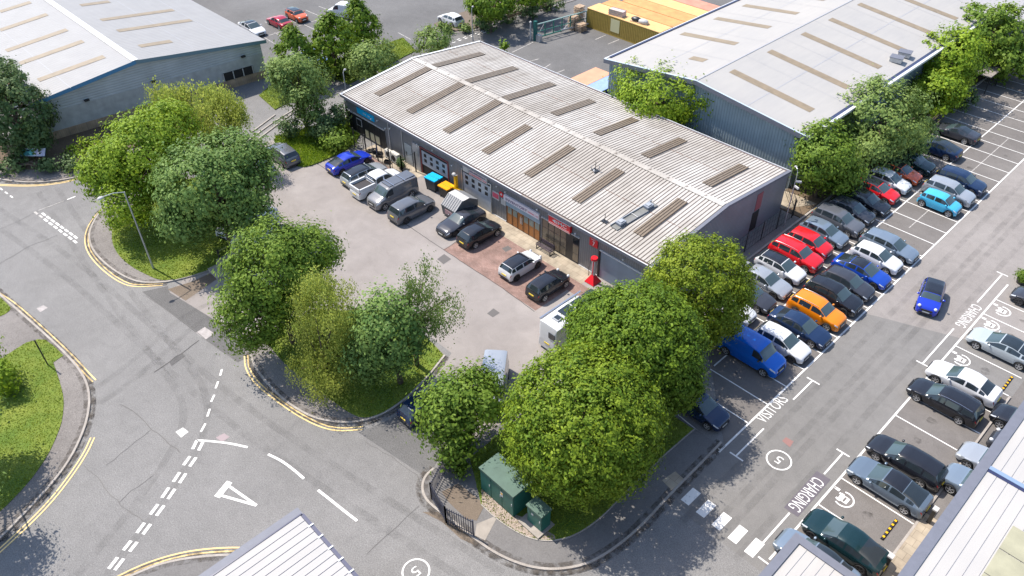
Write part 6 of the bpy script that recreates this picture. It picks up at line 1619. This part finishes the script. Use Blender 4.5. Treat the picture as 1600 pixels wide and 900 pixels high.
# skip, bins, forklift-like mast
sk = empty('covered_skip', (-46.9, 37.9, 0), 0, 'grey metal covered skip with a ribbed sloping lid', 'skip')
MSK = plain('skip_grey', (.115, .12, .125), .5, var=.2, vscale=2)
m_ = MB(); W2 = 1.0
prof = [(-1.25, .15), (1.25, .15), (1.35, 1.45), (.35, 2.05), (-.45, 2.05), (-1.4, 1.25)]
for sx in (-W2, W2):
    q = [(sx, y, z) for y, z in prof]
    if sx < 0: q.reverse()
    m_.face(q, MSK)
for i in (0, 1, 5):
    a, b_ = prof[i], prof[(i + 1) % 6]; m_.face([(-W2, a[0], a[1]), (W2, a[0], a[1]), (W2, b_[0], b_[1]), (-W2, b_[0], b_[1])], MSK)
m_.build('body', sk)
m_ = MB(); a, b_ = prof[4], prof[3]; m_.face([(-W2, b_[0], b_[1]), (W2, b_[0], b_[1]), (W2, a[0], a[1]), (-W2, a[0], a[1])], M_OFFW); a, b_ = prof[2], prof[3]; m_.face([(-W2, a[0], a[1]), (W2, a[0], a[1]), (W2, b_[0], b_[1]), (-W2, b_[0], b_[1])], M_GALV); m_.build('top_plate', sk)
a, b_ = prof[5], prof[4]
m_ = MB(); m_.face([(-W2, a[0], a[1]), (W2, a[0], a[1]), (W2, b_[0], b_[1]), (-W2, b_[0], b_[1])], plain('lid_grey', (.20, .20, .21), .5)); m_.build('lid', sk)
for i in range(8):
    x = -W2 + .06 + i * (2 * W2 - .12) / 7; m_ = MB(); m_.tube([(x, a[0], a[1] + .03), (x, b_[0], b_[1] + .03)], .035, M_OFFW, 4); m_.build('lid_rib', sk)
m_ = MB(); m_.box(-.5, .5, -1.40, -1.33, .5, .95, plain('pink_label', (.35, .22, .23), .7)); m_.build('label_plate', sk)
for sy in (-.6, .5):
    m_ = MB(); m_.box(W2, W2 + .14, sy - .3, sy + .3, .9, 1.05, MSK); m_.build('lifting_pocket', sk)
def wheelie(x, y, rot, w, d, h, body, lidm, label, cat='wheeled bin'):
    r_ = empty('wheeled_bin', (x, y, 0), rot, label, cat)
    m_ = MB(); t = .08
    m_.v += [(-w / 2 + t, -d / 2 + t, .18), (w / 2 - t, -d / 2 + t, .18), (w / 2 - t, d / 2 - t, .18), (-w / 2 + t, d / 2 - t, .18), (-w / 2, -d / 2, h), (w / 2, -d / 2, h), (w / 2, d / 2, h), (-w / 2, d / 2, h)]
    for q in ((0, 3, 2, 1), (0, 1, 5, 4), (1, 2, 6, 5), (2, 3, 7, 6), (3, 0, 4, 7)): m_.f.append(q); m_.mi.append(m_.m(body))
    m_.build('body', r_)
    m_ = MB(); m_.box(-w / 2 - .04, w / 2 + .04, -d / 2 - .04, d / 2 + .04, h, h + .10, lidm); m_.tube([(-w / 2, -.0, h + .11), (w / 2, 0, h + .11)], .07, lidm, 6); m_.build('lid', r_)
    for sx in (-1, 1):
        for sy in (-1, 1):
            m_ = MB(); m_.tube([(sx * (w / 2 - .15) - .03, sy * (d / 2 - .15), .1), (sx * (w / 2 - .15) + .03, sy * (d / 2 - .15), .1)], .1, M_RUBBER, 8); m_.build('wheel', r_)
    return r_
wheelie(-51.9, 38.9, .1, 1.35, 1.1, 1.25, plain('bin_grey', (.05, .055, .06), .5), M_CYAN, 'large grey wheeled bin with a cyan lid by the half raised door')
wheelie(-50.0, 38.9, .05, 1.25, 1.0, 1.15, plain('bin_black', (.025, .022, .022), .5), plain('orange_lid', (.80, .33, .0), .4), 'dark wheeled bin with an orange yellow lid', )
jb = empty('jib_hoist', (-48.95, 39.25, 0), 0, 'yellow upright hoist with side arms between two loading doors', 'hoist')
m_ = MB(); m_.box(-.13, .13, -.13, .13, 0, 2.6, M_YELL); m_.build('column', jb); m_ = MB(); m_.box(.1, 1.1, -.15, .1, 1.0, 1.35, M_YELL); m_.box(-.9, -.1, -.1, .1, 1.1, 1.3, M_YELL); m_.build('side_arm', jb)
m_ = MB(); m_.box(-.4, .5, -.5, .4, 0, .1, M_YELL); m_.build('foot_plate', jb); m_ = MB(); m_.sphere((-.1, -.1, 2.75), (.22, .2, .18), M_OFFW, 8, 6); m_.tube([(0, 0, 2.6), (.5, -.2, 3.0)], .05, M_OFFW, 6); m_.build('hoist_head', jb)
# condensers, crates along the fenced strip
def cond(x, y, lab, s=1.0):
    r_ = empty('air_conditioner', (x, y, .012), 0, lab, 'air conditioner', 'air conditioners on the fenced strip')
    m_ = MB(); m_.box(-.5 * s, .5 * s, -.2 * s, .2 * s, .12, 1.0 * s, plain('condenser_cream', (.55, .52, .46), .5, var=.06)); m_.build('casing', r_)
    m_ = MB(); c = [(.02 + .3 * s * math.cos(t), -.205 * s, .55 * s + .3 * s * math.sin(t)) for t in np.linspace(0, 2 * math.pi, 17)[:-1]]; m_.face(c, M_DARK); m_.build('fan_grille', r_)
    m_ = MB(); m_.box(-.4 * s, -.32 * s, -.2 * s, .2 * s, 0, .119, M_BLACK); m_.build('foot', r_); m_ = MB(); m_.box(.32 * s, .4 * s, -.2 * s, .2 * s, 0, .119, M_BLACK); m_.build('foot', r_)
cond(-59.6, 39.3, 'cream air conditioner left of the silver wall panel, smaller one', .95); cond(-58.4, 39.2, 'cream air conditioner with a round fan, larger one', 1.15)
tb = empty('tyre_stack', (-61.6, 38.9, .012), 0, 'black tyres heaped on the fenced strip', 'tyres')
for i, (x, y, z) in enumerate(((0, 0, .12), (0, 0, .34), (.6, .2, .12), (-.5, -.2, .12))):
    m_ = MB()
    for k in range(14):
        pass
    pts = [(x + .26 * math.cos(t), y + .26 * math.sin(t), z) for t in np.linspace(0, 2 * math.pi, 13)]
    m_.tube(pts, .10, M_RUBBER, 6, cap=False); m_.build('tyre', tb, 60)
pl = empty('plant_pot', (-57.1, 38.9, .012), 0, 'dark leafy plants in a pot beside the larger air conditioner', 'plant pot')
m_ = MB(); m_.tube([(0, 0, 0), (0, 0, .4)], [.18, .25], M_BLACK, 9); m_.build('pot', pl)
v_, t_ = foliage([(0, 0, .7, .45, .4)], 'dark', 900, 77, leaf=.12, clump=20, sig=.12); o = numpy_mesh('leaves', v_, 4, t_, LEAF['dark']); o.parent = pl
for nm, x, y in (('crate', -60.6, 38.75), ('crate', -59.0, 38.6)):
    e_ = empty('crate', (x, y, .012), .4, 'small dark crate on the fenced strip, ' + ('left one' if x < -60 else 'right one'), 'crate')
    m_ = MB(); m_.box(-.3, .3, -.2, .2, 0, .06, M_BLACK); m_.build('base', e_); m_ = MB()
    for a in ((-.3, .3, -.2, -.17), (-.3, .3, .17, .2), (-.3, -.27, -.17, .17), (.27, .3, -.17, .17)): m_.box(*a, .06, .3, M_BLACK)
    m_.build('side', e_)
# bench
bn = empty('bench', (-37.4, 39.35, .012), 0, 'dark slatted bench in front of the tall glazed shop front', 'bench')
MB_ = plain('bench_plum', (.055, .04, .055), .5)
m_ = MB()
for i in range(4): m_.box(-.9, .9, -.28 + i * .13, -.20 + i * .13, .43, .47, MB_)
m_.build('seat', bn); m_ = MB()
for i in range(3): m_.box(-.9, .9, .27, .31, .55 + i * .14, .64 + i * .14, MB_)
m_.build('backrest', bn)
for sx in (-.8, .8):
    m_ = MB(); m_.box(sx - .03, sx + .03, -.28, .3, 0, .05, M_BLACK); m_.box(sx - .03, sx + .03, -.26, -.20, .05, .43, M_BLACK); m_.box(sx - .03, sx + .03, .25, .31, .05, .95, M_BLACK); m_.box(sx - .03, sx + .03, -.28, .2, .60, .64, M_BLACK); m_.build('leg', bn)
# tall red and white post display by the roller door
rd = empty('charging_post', (-31.75, 39.2, .0), 0, 'red and white pump post with a red square skirt beside the roller door', 'pump post')
m_ = MB(); m_.v += [(-.5, -.5, .05), (.5, -.5, .05), (.5, .5, .05), (-.5, .5, .05), (-.12, -.12, .75), (.12, -.12, .75), (.12, .12, .75), (-.12, .12, .75)]
for q in ((0, 1, 5, 4), (1, 2, 6, 5), (2, 3, 7, 6), (3, 0, 4, 7), (4, 5, 6, 7)): m_.f.append(q); m_.mi.append(m_.m(M_RED))
m_.build('skirt', rd)
m_ = MB(); m_.box(-.14, .14, -.1, .1, .75, 2.3, M_OFFW); m_.build('column', rd); m_ = MB(); m_.box(-.03, .05, -.13, -.1, .8, 2.1, M_RED); m_.build('stripe', rd)
m_ = MB(); m_.tube([(0, 0, 2.3), (0, 0, 2.5)], [.30, .28], M_RED, 12); m_.build('cap', rd); m_ = MB(); m_.tube([(-.3, -.1, 2.1), (-.42, -.15, 1.2), (-.38, -.15, .5), (-.25, -.12, 1.0)], .03, M_BLACK, 5); m_.build('hose', rd)
# cabinets
def cabinet(x0, y0, w, d, h, z, label, roofh=.12):
    r_ = empty('utility_cabinet', (x0, y0, z), 0, label, 'utility cabinet')
    m_ = MB(); m_.box(0, w, 0, d, 0, h, M_GREENM); m_.build('casing', r_)
    m_ = MB(); m_.box(-.06, w + .06, -.08, d + .06, h + .002, h + roofh, plain('cabinet_roof_green', (.075, .13, .10), .5, var=.12, vscale=2)); m_.build('roof', r_)
    nd = max(1, int(round(w / 1.0)))
    for i in range(nd):
        m_ = MB(); m_.box(i * w / nd + .03, (i + 1) * w / nd - .03, -.022, -.003, .08, h - .08, M_GREENM); dr = m_.build('door', r_)
        m_ = MB(); m_.box((i + 1) * w / nd - .16, (i + 1) * w / nd - .11, -.05, -.022, h * .5, h * .5 + .2, M_OFFW); m_.build('handle', dr)
    return r_
c0 = P(752, 763, .13); c1 = P(805, 806, .13)
cb = cabinet(c0[0], c0[1], c1[0] - c0[0], 1.5, 2.0, .13, 'long dark green substation cabinet with a pale green roof')
m_ = MB(); m_.box((c1[0] - c0[0]) * .62, (c1[0] - c0[0]) * .62 + .22, -.03, -.023, 1.1, 1.5, M_OFFW); m_.build('label_plate', cb)
m_ = MB(); m_.box((c1[0] - c0[0]) * .62 + .04, (c1[0] - c0[0]) * .62 + .18, -.034, -.03, 1.3, 1.44, M_YELL); m_.build('warning_plate', cb)
c0 = P(824, 812, .25); c1 = P(846, 828, .25)
cb = cabinet(c0[0], c0[1], c1[0] - c0[0] + .1, .75, 1.45, .25, 'small dark green cabinet on a concrete plinth')
m_ = MB(); m_.box(.35, .52, -.03, -.023, .95, 1.12, M_OFFW); m_.build('label_plate', cb)
m_ = MB(); m_.box(-.35, 1.35, -.45, .95, -.14, -.001, M_CONCL); m_.build('plinth', cb)
# notice board by left warehouse
nb = empty('notice_board', (-83.9, 12.8, .12), R(45), 'turquoise and white estate map board among dark hedges', 'notice board')
MTQ = plain('turquoise_map', (.12, .42, .40), .5, var=.1); MLV = plain('lavender_print', (.55, .50, .62), .5)
for sx in (-1.1, 1.1):
    m_ = MB(); m_.box(sx - .05, sx + .05, 0, .1, 0, 1.0, M_NAVY); m_.build('post', nb)
m_ = MB(); m_.box(-1.35, 1.35, -.05, .0, 0, .9, M_NAVY); panel = m_.build('panel', nb)
panel.location = (0, -.0, .9); panel.rotation_euler = (R(-48), 0, 0)
m_ = MB(); m_.box(-1.3, 1.3, -.062, -.052, .03, .87, M_WHITE); m_.build('map_sheet', panel); m_ = MB(); m_.box(-1.22, .15, -.07, -.063, .1, .75, MTQ); m_.build('map_print', panel); m_ = MB(); m_.box(.3, 1.22, -.07, -.063, .1, .75, MLV); m_.build('map_print', panel)
m_ = MB(); m_.box(-.6, -.3, -.076, -.071, .55, .68, M_NAVY); m_.box(-.1, .1, -.076, -.071, .5, .65, M_NAVY); m_.box(-.5, -.25, -.076, -.071, .2, .3, M_NAVY); m_.build('map_block', panel)
# chargers and wheel stops
for i, (px, py, lab) in enumerate(((1450, 817, 'black charger post with a white head behind the slate fastback'), (1381, 890, 'black charger post with a white head behind the dark green saloon'))):
    x, y = P(px, py); e_ = empty('charger_post', (x, y, .108), 0, lab, 'charger', 'car chargers on the buff pavement')
    m_ = MB(); m_.box(-.11, .11, -.14, .14, 0, 1.25, M_BLACK); m_.build('column', e_); m_ = MB(); m_.box(-.15, .15, -.18, .18, 1.25, 1.36, M_OFFW); m_.build('head', e_)
    m_ = MB(); m_.tube([(-.12, 0, 1.0), (-.35, .05, .5), (-.55, .1, .06), (-.8, .4, -.05)], .025, M_BLACK, 5); m_.build('cable', e_)
for (px, py, lab) in ((1389, 828, 'black and yellow rubber wheel stop in the bay beside the dark green saloon'), (1573, 600, 'black and yellow rubber wheel stop in the bay beside the white saloon')):
    x, y = P(px, py); e_ = empty('wheel_stop', (x, y, .008), 0, lab, 'wheel stop', 'rubber wheel stops')
    m_ = MB(); m_.v += [(-.09, -.95, 0), (.09, -.95, 0), (.09, .95, 0), (-.09, .95, 0), (-.06, -.93, .11), (.06, -.93, .11), (.06, .93, .11), (-.06, .93, .11)]
    for q in ((0, 3, 2, 1), (4, 5, 6, 7), (0, 1, 5, 4), (1, 2, 6, 5), (2, 3, 7, 6), (3, 0, 4, 7)): m_.f.append(q); m_.mi.append(m_.m(M_RUBBER))
    m_.build('bar', e_)
    for k in range(5):
        m_ = MB(); yy = -.8 + k * .38; m_.box(-.065, .065, yy, yy + .14, .075, .118, M_YELL); m_.build('yellow_band', e_)
# litter bin / fence posts at the forecourt corner wall
wl_c = P(344, 417)
lowall = empty('low_wall', (wl_c[0], wl_c[1], 0), 0, 'low pale wall with a dark post at the forecourt entrance', 'wall')
m_ = MB(); m_.box(-.15, .15, -.1, 1.9, 0, .75, M_CONCL); m_.box(-.15, 1.6, -1.0, -.1, 0, .3, M_CONCL); m_.build('block', lowall); m_ = MB(); m_.box(-.35, -.2, .2, .35, 0, 1.5, M_BLACK); m_.build('post', lowall)
m_ = MB(); m_.tube([(-.28, .28, 1.35), (-.5, 4.8, 1.35)], .05, plain('olive_rail', (.28, .27, .10), .6), 5); m_.build('rail', lowall)
# shelter at the top right
sh = empty('cycle_shelter', (-24.0, 100.0, 0), 0, 'flat roofed cycle shelter under the furthest hedge tree', 'shelter')
m_ = MB(); m_.box(-1.2, 1.2, -3.5, 3.5, 2.1, 2.2, plain('shelter_roof_grey', (.24, .21, .19), .8, var=.15)); m_.build('roof', sh)
for sx in (-1.1, 1.1):
    for sy in (-3.3, 0, 3.3):
        m_ = MB(); m_.box(sx - .04, sx + .04, sy - .04, sy + .04, 0, 2.1, M_BLACK); m_.build('post', sh)
# planter at the right edge
e_ = empty('planter', (*P(1596, 442), 0), 0, 'dark planter tub at the right edge beyond the bays', 'planter')
m_ = MB(); m_.tube([(0, 0, 0), (0, 0, .5)], [.4, .5], M_BLACK, 12); m_.build('tub', e_)
v_, t_ = foliage([(0, 0, .75, .55, .45)], 'dark', 1500, 99, leaf=.12, clump=20, sig=.14); o = numpy_mesh('leaves', v_, 4, t_, LEAF['maple']); o.parent = e_
